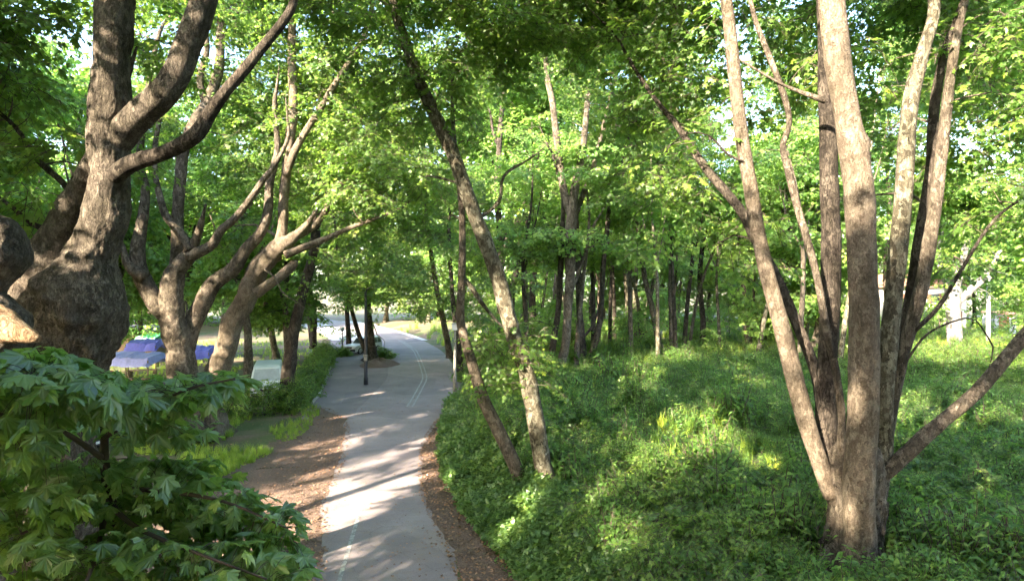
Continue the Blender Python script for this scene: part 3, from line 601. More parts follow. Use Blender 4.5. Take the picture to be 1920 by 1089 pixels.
for k in range(34):
    yy = RNG.uniform(470, 690); cxp = np.interp(yy, [470, 525, 570, 615, 660, 720], [176, 158, 150, 144, 126, 112]); ww = np.interp(yy, [470, 525, 570, 690], [44, 62, 74, 68]); kn.append((P(cxp + RNG.uniform(-1, 1) * ww, yy, D1 - RNG.uniform(.35, .8)), RNG.uniform(.07, .16), RNG.uniform(.06, .15)))
t1.stem(bole, sides=110, step=0.05, lump=0.12, knots=kn, gnarl=.12)
t1.stem(px_stem([(60, 560, 120), (80, 510, 100), (105, 450, 62), (130, 400, 52), (155, 350, 46), (180, 300, 40), (196, 255, 30)], D1 + .3), 'limb', sides=28, step=.08, lump=.12, gnarl=.06)
t1.stem(px_stem([(215, 275, 50, 13), (240, 236, 54, 12.9), (275, 205, 52, 12.8), (305, 180, 50, 12.7), (330, 140, 50, 12.7), (350, 90, 48, 12.7), (372, 35, 48, 12.7), (390, -30, 46, 12.7), (420, -140, 40, 12.9), (470, -280, 30, 13.4), (520, -420, 18, 14)], D1), 'limb', sides=20, step=.12)
t1.stem(px_stem([(215, 330, 34, 12.8), (245, 308, 32, 12.6), (300, 290, 27, 12.4), (340, 272, 27, 12.3), (370, 250, 28, 12.2), (392, 215, 25, 12.2), (420, 175, 22, 12.1), (455, 135, 20, 12.1), (500, 80, 18, 12.1), (535, 35, 17, 12.1), (550, 5, 15, 12.1), (560, -60, 13, 12.2), (590, -150, 9, 12.5)], D1), 'limb', 'bark_dark', sides=14, step=.12)
t1.stem(px_stem([(150, 395, 16, 13.3), (120, 345, 12, 13.5), (70, 300, 10, 13.8), (30, 240, 8, 14), (-20, 200, 7, 14)], D1), 'limb', 'bark_dark', sides=8)
t1.stem(px_stem([(120, 440, 14, 13.4), (60, 420, 10, 13.6), (25, 390, 8, 13.6), (-20, 360, 7, 13.6)], D1), 'limb', 'bark_dark', sides=8)
for c in [(P(70, 250, 14), (1.7, 1.8, .8)), (P(40, 60, 14.5), (1.8, 2, 1.2)), (P(20, 350, 13), (1.1, 1.2, .5)), (P(110, 10, 15), (1.1, 1.6, .7)), (P(300, 40, 15), (1.6, 1.4, 1.0)), (P(90, 170, 15), (1.2, 1.5, .6))]: t1.blob(c[0], c[1], 0.34, .62)
for c in [(P(200, -420, 14), (4.5, 4, 2.2)), (P(-200, -200, 13), (3, 3, 2)), (P(520, -420, 13), (3, 3, 1.6)), (P(-350, 100, 13), (2.2, 3, 2.2))]: t1.blob(c[0], c[1], 0.06, 1.0)
for c in [((-9, 9, 17), (4, 3.5, 2.2)), ((-13, 14, 17.5), (4, 4, 2.2)), ((-6, 8.5, 19), (4, 3, 2.2))]: t1.blob(c[0], c[1], .06, 1.2)  # high lobes above the view, added to the crown for shade
t1.finish('mid', per=15)

# --- pruned stump at the far left edge
b = P(5, 1100, 9.5); b.z = 0
t0 = Tree('pollarded_tree', 'pollarded thick trunk with bulging cut knob at the picture edge', b, 'bark_old')
t0.stem([(Vector((b.x - .3, b.y, 0)), .5), (P(-40, 900, 9.5), .44), (P(-35, 760, 9.5), .42), (P(-22, 690, 9.5), .44), (P(-12, 640, 9.5), .5), (P(-14, 600, 9.5), .42), (P(-22, 550, 9.5), .2), (P(-12, 515, 9.5), .24), (P(0, 480, 9.5), .34), (P(2, 440, 9.5), .27), (P(-4, 412, 9.5), .16), (P(-6, 402, 9.5), .03)], sides=64, step=.035, lump=.24, gnarl=.12, knots=[(P(45, 490, 9.2), .10, .10), (P(55, 612, 9.1), .16, .26), (P(30, 635, 9.05), .14, .16), (P(75, 630, 9.3), .1, .2), (P(10, 590, 9.05), .12, .12)] + [(P(RNG.uniform(-30, 60), RNG.uniform(400, 660), 9.5 - RNG.uniform(.1, .4)), RNG.uniform(.04, .09), RNG.uniform(.04, .10)) for _ in range(34)])
M['sunlit_cut_wood'] = bark('sunlit_cut_wood', (0.24, 0.15, 0.09), (0.40, 0.27, 0.17), (0.52, 0.38, 0.26), .5, 1.0, .6)  # pale tone puts the sunlight on the stub into the wood colour
t0.stem([(P(-35, 590, 9.45), .22), (P(-10, 604, 9.3), .24), (P(20, 616, 9.15), .19), (P(50, 628, 9.05), .12), (P(74, 636, 9.0), .04)], 'stub', 'sunlit_cut_wood', sides=40, step=.035, lump=.3, gnarl=.25)
t0.finish()

# --- multi-stemmed plane behind it
d = 30.0; b = G(345, 835)
t2 = Tree('multi_stemmed_plane_tree', 'plane tree forking into many crooked limbs above blue tarpaulins', b, 'bark_grey')
t2.stem([(Vector((b.x, b.y, -.1)), .85)] + px_stem([(345, 780, 56), (342, 700, 50), (334, 650, 46), (324, 600, 44), (320, 555, 40), (328, 512, 34), (350, 484, 28), (360, 468, 22)], d), sides=32, step=.12, lump=.16, flare=.5, gnarl=.06)
t2.stem(px_stem([(312, 590, 34), (292, 568, 34), (275, 535, 32), (262, 508, 30), (258, 470, 26), (264, 430, 22), (270, 390, 18), (272, 350, 15), (262, 300, 13), (268, 240, 11), (280, 150, 9), (300, 60, 7)], d), 'limb', sides=14)
t2.stem(px_stem([(272, 520, 24), (248, 505, 20), (236, 490, 14), (232, 470, 11), (222, 445, 10), (226, 410, 8)], d - .4), 'limb', sides=10)
t2.stem(px_stem([(356, 470, 20), (340, 440, 17), (322, 418, 15), (310, 402, 14), (300, 370, 12), (292, 330, 10), (290, 280, 9), (300, 220, 8)], d - .2), 'limb', sides=10)
t2.stem(px_stem([(352, 482, 22), (375, 472, 20), (400, 457, 18), (414, 432, 15), (440, 410, 14), (470, 372, 12), (495, 335, 11), (515, 310, 9), (540, 260, 7)], d - .2), 'limb', sides=10)
t2.stem(px_stem([(326, 540, 26), (330, 500, 24), (333, 450, 22), (333, 400, 20), (338, 340, 20), (345, 280, 19), (365, 230, 20), (390, 190, 20), (410, 130, 18), (414, 60, 16), (420, -20, 14), (430, -160, 8)], d + .5), 'limb', sides=12)
t2.stem(px_stem([(345, 660, 36), (358, 615, 34), (378, 575, 32), (400, 532, 30), (436, 505, 26), (462, 467, 22), (486, 440, 20), (502, 400, 18), (506, 340, 16), (520, 280, 12), (515, 200, 9)], d + .6), 'limb', sides=12)
t2.stem(px_stem([(392, 220, 14), (375, 150, 13), (388, 90, 12), (375, 20, 10), (380, -80, 8)], d + .4), 'limb', sides=8)
for c in [(P(300, 180, 31), (3.2, 3, 2.6)), (P(250, 60, 32), (3.5, 3, 2.5)), (P(420, 180, 32), (3.0, 3, 2.5)), (P(470, 40, 31), (3.2, 3, 2.4)), (P(380, -120, 31), (6, 5, 3.5)), (P(460, 300, 33), (2.6, 2.5, 1.8)), (P(200, 260, 33), (2.6, 2.5, 1.8)), (P(330, 340, 34), (2.4, 2, 1.6))]: t2.blob(c[0], c[1], 0.075, 1.0)
t2.finish('mid', per=15)

# --- leaning plane next to the hedge
d = 31.0; b = G(385, 815)
t3 = Tree('leaning_plane_tree', 'thick leaning plane tree with sunlit broken limb stub by the hedge', b, 'bark_pale')
t3.stem([(Vector((b.x, b.y, -.1)), .95)] + px_stem([(388, 770, 56), (402, 715, 44), (422, 655, 38), (435, 612, 37), (450, 580, 37), (466, 548, 37), (482, 508, 37), (508, 478, 38), (532, 458, 34), (545, 450, 22)], d), sides=32, step=.12, lump=.14, flare=.55, flare_h=.8, gnarl=.06)
t3.stem(px_stem([(524, 466, 26), (528, 440, 21), (531, 400, 18), (533, 360, 18), (538, 310, 19), (545, 250, 18), (550, 190, 17), (547, 120, 16), (548, 50, 14), (556, -10, 13), (560, -120, 10), (570, -240, 6)], d), 'limb', sides=14)
t3.stem(px_stem([(536, 330, 14), (550, 290, 14), (570, 252, 13), (598, 208, 12), (636, 145, 11), (668, 95, 10), (692, 45, 9), (698, 0, 8), (694, -60, 7)], d - .3), 'limb', sides=10)
t3.stem(px_stem([(480, 550, 20), (497, 538, 19), (518, 524, 18), (538, 508, 17), (552, 494, 15), (557, 488, 5)], d - .6), 'stub', sides=14, step=.08, lump=.08)
t3.stem(px_stem([(535, 478, 16), (560, 468, 14), (585, 458, 13), (612, 447, 11), (650, 430, 9), (690, 415, 7), (740, 395, 5)], d - .8), 'limb', sides=10)
t3.stem(px_stem([(535, 455, 14), (560, 442, 13), (585, 427, 12), (605, 405, 12), (622, 370, 11), (640, 345, 9), (680, 325, 7), (715, 290, 5)], d + .6), 'limb', sides=10)
t3.stem(px_stem([(495, 505, 3.5), (515, 520, 3), (530, 548, 2.5), (556, 566, 2)], d - 1), 'limb', sides=6)
for c in [(P(660, 250, 31), (3.0, 3, 2.4)), (P(600, 120, 31), (3.2, 3, 2.5)), (P(700, 120, 32), (2.8, 3, 2.2)), (P(690, 380, 31), (2.6, 2.4, 1.2)), (P(620, 480, 32), (1.8, 2, .8)), (P(560, -60, 31), (5, 5, 2.6)), (P(760, 340, 33), (2.4, 2.6, 1.8)), (P(740, -20, 32), (3.4, 3, 2.2)), (P(590, 330, 33), (1.6, 2, 1.4)), (P(640, 200, 34), (2.6, 2.4, 2.2)), (P(710, 290, 30), (2.0, 2.2, 1.6)), (P(640, 410, 34), (2.2, 2.4, 1.4)), (P(780, 230, 33), (2.2, 2.4, 2.0)), (P(800, 420, 34), (1.6, 2, 1.2)), (P(570, 520, 37), (1.4, 1.6, .8)), (P(520, 120, 34), (2.4, 2.4, 2.2)), (P(450, 420, 36), (2.2, 2.4, 1.6)), (P(500, 220, 35), (2.4, 2.4, 1.8))]: t3.blob(c[0], c[1], 0.165, .9)
t3.blob(P(400, 745, 29.5), (.9, .6, .8), 1.2, .45)
t3.finish('mid', per=15)

# --- dark trunk behind hedge
b = G(536, 768)
t4 = Tree('hedge_side_tree', 'dark upright tree rising out of the clipped hedge', b, 'bark_dark'); d = b.y
t4.stem([(Vector((b.x, b.y, -.1)), .56)] + px_stem([(537, 745, 28), (539, 715, 27), (543, 680, 25), (547, 640, 23), (558, 587, 20), (573, 528, 18), (587, 478, 17), (594, 410, 17), (602, 342, 15), (610, 280, 14), (612, 180, 12), (622, 60, 10), (630, -60, 6)], d), sides=14, flare=.2)
t4.stem(px_stem([(595, 395, 15), (612, 372, 14), (622, 345, 12), (612, 310, 11), (603, 280, 10), (592, 240, 8)], d), 'limb', sides=8)
t4.stem(px_stem([(600, 350, 10), (618, 330, 9), (625, 400, 5), (632, 450, 4)], d - .3), 'limb', sides=6)
for c in [(P(640, 420, 43), (3.0, 3, 2.4)), (P(700, 470, 46), (3.2, 3, 2.2)), (P(600, 200, 44), (5, 4, 4)), (P(760, 500, 46), (2.6, 3, 1.8)), (P(680, 560, 47), (2.4, 2, 1.2)), (P(720, 250, 45), (4.5, 4, 4)), (P(530, 330, 45), (3, 3, 3))]: t4.blob(c[0], c[1], 0.07, 1.1)
t4.finish('mid', per=13, scl=1.1)

# --- island tree beside the black lamp
b = G(696, 676)
t7 = Tree('island_tree', 'tree on the earth island behind the black lamp post', b, 'bark_dark'); d = b.y
t7.stem([(Vector((b.x, b.y, -.1)), .6)] + px_stem([(696, 665, 17), (694, 630, 15), (690, 580, 13), (688, 520, 12), (690, 450, 11), (684, 360, 9), (690, 260, 7)], d), sides=12, flare=.8)
t7.stem(px_stem([(692, 668, 9), (680, 645, 9), (666, 605, 8), (655, 560, 7), (650, 500, 6)], d - .2), 'limb', sides=8)
for c in [(P(720, 560, 55), (3.0, 2.6, 1.6)), (P(790, 585, 52), (2.0, 2, 1.6)), (P(700, 470, 58), (5, 4, 3)), (P(650, 520, 58), (3, 3, 2)), (P(720, 640, 56), (.9, .8, 1.3)), (P(770, 520, 55), (3.5, 3, 2)), (P(690, 330, 60), (6, 5, 5))]: t7.blob(c[0], c[1], 0.07, 1.1)
t7.finish('mid', per=13, scl=1.15)

# --- leaning tree at the ivy wall with its thinner twin stem
b = G(1005, 918, 1.1); d = b.y
t8 = Tree('leaning_roadside_tree', 'tall tree leaning over the road with mottled bark and twin stem', b, 'bark_lichen')
t8.stem([(P(1034, 945, d), .38)] + px_stem([(1029, 915, 38), (1018, 870, 34), (1006, 800, 33), (995, 735, 31), (984, 690, 29), (966, 640, 30), (945, 560, 30), (920, 480, 29), (885, 390, 27), (850, 290, 26), (815, 215, 24), (785, 150, 20), (760, 80, 18), (740, 20, 16), (728, -40, 14), (715, -160, 10), (690, -280, 6)], d), sides=24, step=.1, flare=.3, flare_h=.35, lump=.1, gnarl=.06)
t8.stem([(P(982, 945, d + .2), .3)] + px_stem([(976, 905, 26), (960, 860, 26), (930, 798, 26), (905, 745, 23), (888, 690, 20), (874, 645, 18), (863, 598, 16), (865, 540, 14), (867, 470, 13), (866, 400, 12), (858, 320, 10), (850, 240, 8), (848, 140, 6)], d + .2), 'twin_stem', 'bark_grey', sides=14, step=.18)
t8.stem(px_stem([(866, 518, 10), (885, 540, 9), (902, 566, 8), (930, 600, 5)], d + .3), 'limb', sides=8)
t8.stem(px_stem([(895, 410, 8), (935, 380, 7), (945, 330, 6), (990, 300, 4)], d + .3), 'limb', sides=6)
for c in [(P(790, 80, 18.5), (1.5, 2, 1.0)), (P(850, 160, 19), (1.1, 1.6, 1.6)), (P(940, 40, 20), (2.2, 2.4, 1.4)), (P(700, -10, 18), (1.8, 2, 1.2)), (P(730, 210, 20), (1.0, 1.6, 1.4)), (P(1080, -60, 21), (3, 3, 2)), (P(800, -220, 20), (5, 4, 2.4)), (P(1010, 110, 22), (1.5, 1.8, .8)), (P(790, 300, 21), (.7, 1.4, 1.2)), (P(870, 380, 22), (.8, 1.5, 1.0)), (P(690, 90, 19), (1.6, 1.8, 1.1)), (P(900, 250, 21), (1.0, 1.5, .9)), (P(880, 470, 24), (1.0, 1.5, .7)), (P(1020, 20, 20), (1.6, 2, 1.0)), (P(1150, 30, 22), (2, 2, 1.2))]: t8.blob(c[0], c[1], 0.27, .75)
for c in [(P(985, 660, 19), (.55, .5, .5)), (P(965, 720, 18.9), (.5, .45, .6)), (P(1010, 620, 19.6), (.6, .6, .6)), (P(900, 640, 19.8), (.5, .5, .8)), (P(1010, 700, 19.5), (.5, .5, .5)), (P(930, 690, 20), (.6, .5, .7)), (P(890, 720, 19.6), (.3, .3, .3))]: t8.blob(c[0], c[1], 6.0, .26)
for c in [((-3.5, 12.5, 17.5), (4, 3.2, 2)), ((-8, 15, 18), (4, 3.5, 2.2)), ((-2, 18, 19.5), (5, 4, 2.4)), ((3.5, 13, 19), (4, 3, 2)), ((-5, 22, 18.5), (4, 4, 2.4)), ((1, 24, 19.5), (4.5, 4, 2.5)), ((-9, 19, 17.5), (3.5, 3.5, 2)), ((5, 20, 19.5), (4, 4, 2.5))]: t8.blob(c[0], c[1], .05, 1.2)  # high lobes over the road, added to shade the undergrowth
t8.finish('mid', per=24, scl=.85)

# --- cluster in the middle distance
b = G(1052, 698, 1.1); d = b.y
t9 = Tree('forked_plane_tree', 'forked pale tree standing at the back of the undergrowth', b, 'bark_grey')
t9.stem([(P(1044, 715, d), .42)] + px_stem([(1050, 690, 18), (1061, 640, 16), (1065, 575, 16), (1069, 520, 18), (1069, 470, 22), (1071, 420, 22), (1075, 372, 18), (1081, 335, 15), (1092, 285, 13), (1098, 230, 11), (1108, 120, 9), (1120, 0, 7)], d), sides=14, flare=.3)
t9.stem(px_stem([(1070, 405, 16), (1062, 375, 15), (1055, 347, 14), (1049, 300, 14), (1043, 255, 13), (1036, 195, 12), (1027, 150, 11), (1023, 100, 10), (1015, 0, 8)], d), 'limb', sides=10)
t9.stem(px_stem([(1080, 400, 11), (1097, 355, 10), (1110, 322, 9), (1122, 277, 8), (1135, 220, 6), (1160, 120, 5)], d + .5), 'limb', sides=8)
t9.stem([(P(1028, 712, d + 1), .35)] + px_stem([(1034, 670, 13), (1040, 625, 12), (1047, 580, 11), (1051, 500, 11), (1054, 430, 10), (1056, 370, 9), (1040, 300, 7)], d + 1), 'stem', 'bark_dark', sides=10)
t9.stem(px_stem([(1066, 560, 8), (1083, 515, 7), (1100, 465, 6), (1115, 420, 5)], d + .2), 'limb', sides=6)
for c in [(P(1070, 250, 47), (3.0, 3, 3)), (P(1120, 180, 46), (3.5, 4, 3)), (P(1050, 40, 46), (5, 5, 4)), (P(1150, 60, 45), (4, 4, 3)), (P(1010, 440, 48), (2, 3, 2.4)), (P(1130, 340, 45), (2.4, 3, 1.8)), (P(920, 430, 48), (2.4, 3, 2)), (P(960, 520, 46), (2.2, 3, 1.4)), (P(900, 130, 48), (3.2, 3, 3)), (P(930, 570, 44), (1.8, 2, 1.3)), (P(980, 600, 47), (1.6, 2, 1.0)), (P(1000, 250, 47), (2, 2, 2)), (P(880, 330, 46), (2.5, 3, 2.4)), (P(1180, 440, 43), (2.4, 2.6, 1.3)), (P(1250, 280, 42), (3, 3, 2.4)), (P(1230, 150, 42), (3.4, 3, 2.4)), (P(960, 60, 47), (4, 3, 3)), (P(1000, 150, 50), (2, 2, 2)), (P(1080, 0, 48), (4, 4, 3)), (P(1030, 200, 48), (1.8, 2, 2)), (P(1000, 260, 50), (1.6, 2, 1.6)), (P(1050, 250, 50), (1.8, 2, 1.6))]: t9.blob(c[0], c[1], 0.06, 1.1)
for c in [((4, 33, 20), (5, 4, 3)), ((-3, 31, 19), (4, 4, 3)), ((10, 36, 21), (5, 4, 3))]: t9.blob(c[0], c[1], .04, 1.2)  # lobes far from the trunk, added to shade the ground behind
t9.finish('mid', per=13, scl=1.15)
b = G(1098, 684, 1.1); d = b.y
t9b = Tree('twin_dark_tree', 'pair of dark stems in a V behind the pale forked tree', b, 'bark_dark')
t9b.stem([(P(1096, 700, d), .4)] + px_stem([(1093, 670, 15), (1090, 625, 13), (1086, 575, 12), (1085, 512, 11), (1082, 440, 9), (1078, 330, 7)], d), sides=10, flare=.3)
t9b.stem([(P(1098, 696, d), .35)] + px_stem([(1106, 670, 12), (1117, 640, 12), (1125, 600, 11), (1128, 562, 10), (1131, 500, 10), (1138, 435, 9), (1143, 385, 8), (1160, 330, 6), (1175, 270, 5)], d), 'stem', sides=10)
t9b.stem(px_stem([(1094, 632, 6), (1110, 612, 5), (1122, 580, 4)], d), 'limb', sides=6)
for c in [(P(1170, 350, 50), (4, 4, 3)), (P(1200, 240, 50), (5, 4, 4)), (P(1140, 470, 50), (2, 3, 1.4)), (P(1090, 330, 52), (3, 3, 3))]: t9b.blob(c[0], c[1], 0.06, 1.1)
t9b.finish('mid', per=13, scl=1.15)

# --- big cluster on the right
b = G(1605, 1078, 1.1); dR = b.y
rc = Tree('multi_trunk_plane_tree', 'big plane tree with many tall trunks spreading from one buttressed base', b, 'bark_grey')
rc.stem([(b + Vector((.02, .25, -.3)), .58), (P(1604, 1010, dR + .25), .52), (P(1604, 940, dR + .25), .54), (P(1604, 880, dR + .25), .56), (P(1604, 840, dR + .25), .42), (P(1604, 805, dR + .25), .08)], 'base', 'bark_grey', sides=96, step=.05, lump=.12, flare=.55, flare_h=.45, gnarl=.2)
for k in range(7):
    a = -2.9 + k * .75 + RNG.normal() * .15; c = b + Vector((.02, .25, 0)); e = Vector((math.cos(a), math.sin(a), 0)); rc.stem([(c + e * .35 + Vector((0, 0, .55)), .16), (c + e * .62 + Vector((0, 0, .2)), .14), (c + e * 1.0 + Vector((0, 0, -.02)), .10), (c + e * 1.5 + Vector((0, 0, -.22)), .05)], 'root', 'bark_grey', sides=12, step=.08, lump=.2, gnarl=.12)
rc.stem([(P(1620, 1120, 13.0), .36)] + px_stem([(1618, 1075, 58), (1612, 1000, 55), (1610, 900, 54), (1617, 800, 53), (1620, 700, 52), (1620, 600, 52), (1618, 530, 50), (1615, 450, 50), (1611, 370, 52), (1602, 300, 50), (1586, 205, 44), (1569, 100, 46), (1560, 0, 45), (1553, -100, 42, 13.4), (1540, -250, 34, 13.8), (1530, -400, 22, 14.2), (1520, -520, 12, 14.4)], 13.2), 'trunk', 'bark_pale', sides=28, step=.12, lump=.05, gnarl=.045, knots=[(P(1600, 275, 13.2), .17, .06), (P(1552, 190, 13.1), .12, .09), (P(1628, 265, 13.1), .13, .08), (P(1600, 380, 13.1), .2, .03)])
rc.stem(px_stem([(1560, 930, 30), (1535, 860, 31), (1515, 800, 32), (1490, 710, 32), (1465, 610, 30), (1440, 520, 28), (1420, 430, 26), (1405, 340, 26), (1390, 250, 24), (1378, 150, 24), (1368, 50, 22), (1356, -40, 20), (1330, -200, 14), (1300, -330, 8)], 14.1), 'trunk', 'bark_pale', sides=18, step=.15, lump=.06, gnarl=.045)
rc.stem(px_stem([(1575, 940, 44), (1556, 860, 40), (1549, 750, 36), (1553, 650, 34), (1557, 550, 34), (1558, 450, 34), (1555, 350, 32), (1552, 250, 30), (1547, 150, 26), (1545, 50, 22), (1538, -60, 18), (1545, -220, 12)], 14.5), 'trunk', 'bark_dark', sides=18, step=.15, lump=.07, gnarl=.045)
rc.stem(px_stem([(1570, 900, 26, 14.6), (1548, 800, 24, 14.7), (1530, 700, 22, 14.9), (1495, 610, 20, 15.2), (1455, 520, 20, 15.6), (1420, 455, 20, 16), (1392, 400, 18, 16.2), (1368, 368, 17, 16.4), (1335, 330, 16, 16.7), (1305, 290, 14, 17), (1270, 236, 12, 17.3), (1237, 197, 9, 17.6), (1190, 130, 7, 18), (1150, 60, 5, 18.4)], 15), 'trunk', 'bark_dark', sides=14, step=.15)
rc.stem(px_stem([(1585, 900, 18), (1577, 840, 15), (1578, 780, 14), (1566, 690, 14), (1550, 620, 14), (1532, 520, 14), (1512, 445, 14), (1496, 392, 14), (1486, 350, 15), (1474, 305, 13), (1468, 272, 12), (1480, 232, 11), (1470, 180, 11), (1440, 100, 10), (1414, 30, 9), (1395, -60, 7)], 13.9), 'trunk', 'bark_grey', sides=12, step=.12, lump=.1)
rc.stem(px_stem([(1640, 930, 40), (1654, 850, 36), (1656, 750, 32), (1666, 650, 32), (1676, 550, 30), (1686, 450, 32), (1695, 350, 30), (1706, 200, 28), (1730, 100, 24), (1750, 30, 20), (1752, -60, 17), (1780, -200, 12)], 14.3), 'trunk', 'bark_lichen', sides=18, step=.15, lump=.07, gnarl=.045)
rc.stem(px_stem([(1650, 900, 26), (1672, 760, 22), (1700, 640, 22), (1725, 550, 24), (1745, 440, 24), (1760, 330, 22), (1770, 250, 20), (1781, 150, 17), (1796, 60, 15), (1815, -20, 12), (1850, -140, 8)], 15.3), 'trunk', 'bark_grey', sides=14, step=.15)
rc.stem(px_stem([(1640, 900, 22), (1672, 740, 19), (1705, 560, 18), (1728, 420, 18), (1744, 320, 18), (1752, 200, 18), (1772, 95, 14), (1800, 20, 11), (1830, -80, 7)], 15.8), 'trunk', 'bark_dark', sides=14, step=.15)
rc.stem(px_stem([(1635, 900, 30), (1665, 882, 28), (1700, 850, 27), (1740, 812, 26), (1790, 770, 24), (1830, 736, 24), (1870, 690, 24), (1920, 630, 23), (1980, 555, 20), (2050, 480, 16), (2140, 400, 10)], 14.0), 'limb', 'bark_grey', sides=14, step=.12)
rc.stem(px_stem([(1548, 190, 12, 13.6), (1470, 160, 5, 13.8), (1400, 120, 4, 14)], 13.8), 'limb', sides=6)
rc.stem(px_stem([(1398, 305, 5, 14), (1365, 290, 4, 14), (1330, 255, 3.5, 14), (1290, 250, 3, 14.2), (1255, 275, 2.4, 14.4)], 14), 'limb', 'bark_dark', sides=6)
rc.stem(px_stem([(1715, 620, 9, 15.2), (1760, 575, 8, 15.2), (1800, 510, 7, 15.2), (1850, 430, 6, 15.2), (1890, 390, 5, 15.2), (1960, 350, 4, 15.2)], 14), 'limb', 'bark_dark', sides=8)
rc.stem(px_stem([(1690, 690, 5, 14.6), (1740, 625, 4, 14.6), (1810, 596, 3.5, 14.6), (1830, 600, 3, 14.6), (1862, 650, 3, 14.6)], 14), 'limb', 'bark_dark', sides=6)
for c in [(P(1760, 170, 17), (2.0, 2, 1.2)), (P(1850, 60, 16), (1.6, 2, 1.0)), (P(1890, 200, 17), (1.2, 2, 1.0)), (P(1440, 40, 16.5), (1.8, 2, 1.0)), (P(1490, 130, 17), (1.0, 1.6, .7)), (P(1280, -20, 17.5), (2, 2, 1.0)), (P(1200, 60, 18.5), (1.6, 2, 1)), (P(1660, 240, 16.5), (1.0, 1.4, .5)), (P(1850, 400, 17.5), (1.2, 2, .7)), (P(1310, 230, 16), (1.1, 1.6, .6)), (P(1900, 320, 16), (.8, 1.4, .5)), (P(1680, 60, 17), (1.4, 1.6, .7)), (P(1560, 90, 18), (1.2, 1.6, .8)), (P(1740, 480, 17), (.9, 1.3, .4)), (P(1530, 380, 17), (.7, 1, .35)), (P(1340, 420, 18), (1.2, 1.6, .8)), (P(1250, 330, 19), (1.4, 2, 1)), (P(1180, 200, 19), (1.5, 2, 1)), (P(1290, 130, 18), (1.5, 2, .9)), (P(1400, 500, 19), (1.2, 1.6, .6)), (P(1330, 330, 18), (1.2, 1.6, .7)), (P(1210, 440, 21), (1.4, 1.8, .7)), (P(1760, 300, 18), (1.6, 1.8, .8)), (P(1620, 150, 18), (1.6, 1.8, .9)), (P(1420, 200, 18), (1.0, 1.5, .6)), (P(1700, -20, 19), (2.2, 2, 1.2)), (P(1850, 130, 20), (2.0, 2, 1.1)), (P(1910, 20, 19), (1.8, 2, 1)), (P(1800, -40, 18), (2, 2, 1.2)), (P(1640, 20, 19), (1.8, 2, 1)), (P(1500, -20, 19), (2, 2, 1))]: rc.blob(c[0], c[1], 0.36, .62)
for c in [(P(1550, -330, 15), (6, 5, 2.6)), (P(1950, -150, 16), (3, 3, 2)), (P(1250, -250, 17), (4, 4, 2)), (P(2150, 250, 15), (2.2, 3, 2))]: rc.blob(c[0], c[1], 0.05, 1.1)
rc.finish('mid', per=16)

# --- slim trunks across the clearing
def slim(name, label, rows, zb, matl, crown, sides=10, group=None, extra=(), key='mid', scl=1.15, per=13, dens=.085):
    b = G(rows[0][0], rows[0][1], zb); d = b.y
    t = Tree(name, label, b, matl, group=group)
    pts = [(b + Vector((0, 0, -.3)), rows[0][2] / 2 * d / F * 1.25)] + px_stem(rows, d)
    t.stem(pts, sides=sides, flare=.25)
    for e in extra: t.stem(px_stem(e, d), 'limb', sides=7)
    for c in crown: t.blob(P(c[0], c[1], d + (c[3] if len(c) > 3 else 0)), (c[2], c[2] * .9, c[2] * .75), dens, 1.15)
    t.finish(key, per, scl); return t
slim('slim_tree', 'slim grey tree leaning left beyond the sunlit clearing', [(1240, 666, 13), (1232, 625, 12), (1222, 575, 11), (1210, 525, 10), (1200, 460, 9), (1194, 400, 8), (1185, 300, 7), (1190, 180, 5)], 1.0, 'bark_grey', [(1200, 330, 4), (1230, 200, 5), (1170, 420, 2.6)])
slim('slim_tree', 'thin straight tree in the middle of the clearing edge', [(1260, 668, 9), (1258, 600, 8), (1257, 540, 8), (1258, 484, 7.5), (1262, 434, 7), (1265, 380, 6.5), (1262, 300, 6), (1270, 200, 5)], 1.0, 'bark_grey', [(1280, 330, 4), (1300, 200, 5), (1260, 430, 2.2)])
slim('slim_tree', 'slim dark tree with side branch left of the many-trunked plane', [(1316, 658, 11), (1318, 600, 10), (1312, 530, 9), (1317, 462, 8), (1325, 415, 7), (1335, 340, 6), (1330, 230, 5)], 1.0, 'bark_dark', [(1330, 350, 4), (1350, 230, 5), (1380, 440, 2.4), (1290, 420, 2)], extra=[[(1318, 465, 4), (1340, 455, 4), (1365, 450, 3)]])
slim('slim_tree', 'thin leaning tree close to the slim dark tree', [(1292, 660, 6), (1298, 610, 6), (1308, 560, 5.5), (1322, 510, 5), (1340, 470, 4)], 1.0, 'bark_grey', [(1350, 430, 2)])
for i, (rows, lab) in enumerate([([(1178, 636, 9), (1178, 600, 9), (1175, 560, 8), (1170, 480, 7), (1160, 380, 6)], 'pale trunk leftmost of three far across the clearing'), ([(1194, 640, 9), (1193, 600, 8), (1190, 560, 8), (1195, 480, 7), (1198, 380, 5)], 'pale trunk between two others far across the clearing'), ([(1202, 636, 10), (1208, 605, 9), (1216, 570, 8), (1226, 520, 7), (1235, 420, 5)], 'pale slanting trunk rightmost of three far across the clearing')]):
    slim('pale_tree', lab, rows, .8, 'bark_lichen', [(rows[-1][0], 380, 4.5), (rows[-1][0] + 20, 220, 6)], key='far', scl=1.5, per=9, dens=.035)
slim('roadside_tree', 'slim tree leaning over the right side of the road bend', [(843, 668, 13), (838, 635, 12), (831, 601, 11), (822, 557, 10), (812, 500, 9), (804, 440, 8), (795, 340, 7), (790, 220, 5)], .15, 'bark_grey', [(800, 420, 3.4), (830, 300, 5), (780, 500, 2), (850, 560, 2.2), (860, 440, 3), (800, 200, 6)])
slim('roadside_tree', 'dark trunk just behind the grey lamp post', [(862, 690, 12), (860, 650, 11), (852, 590, 9), (846, 520, 8), (842, 430, 7), (848, 300, 5)], .3, 'bark_dark', [(850, 470, 2.6), (870, 350, 4), (890, 560, 2)])
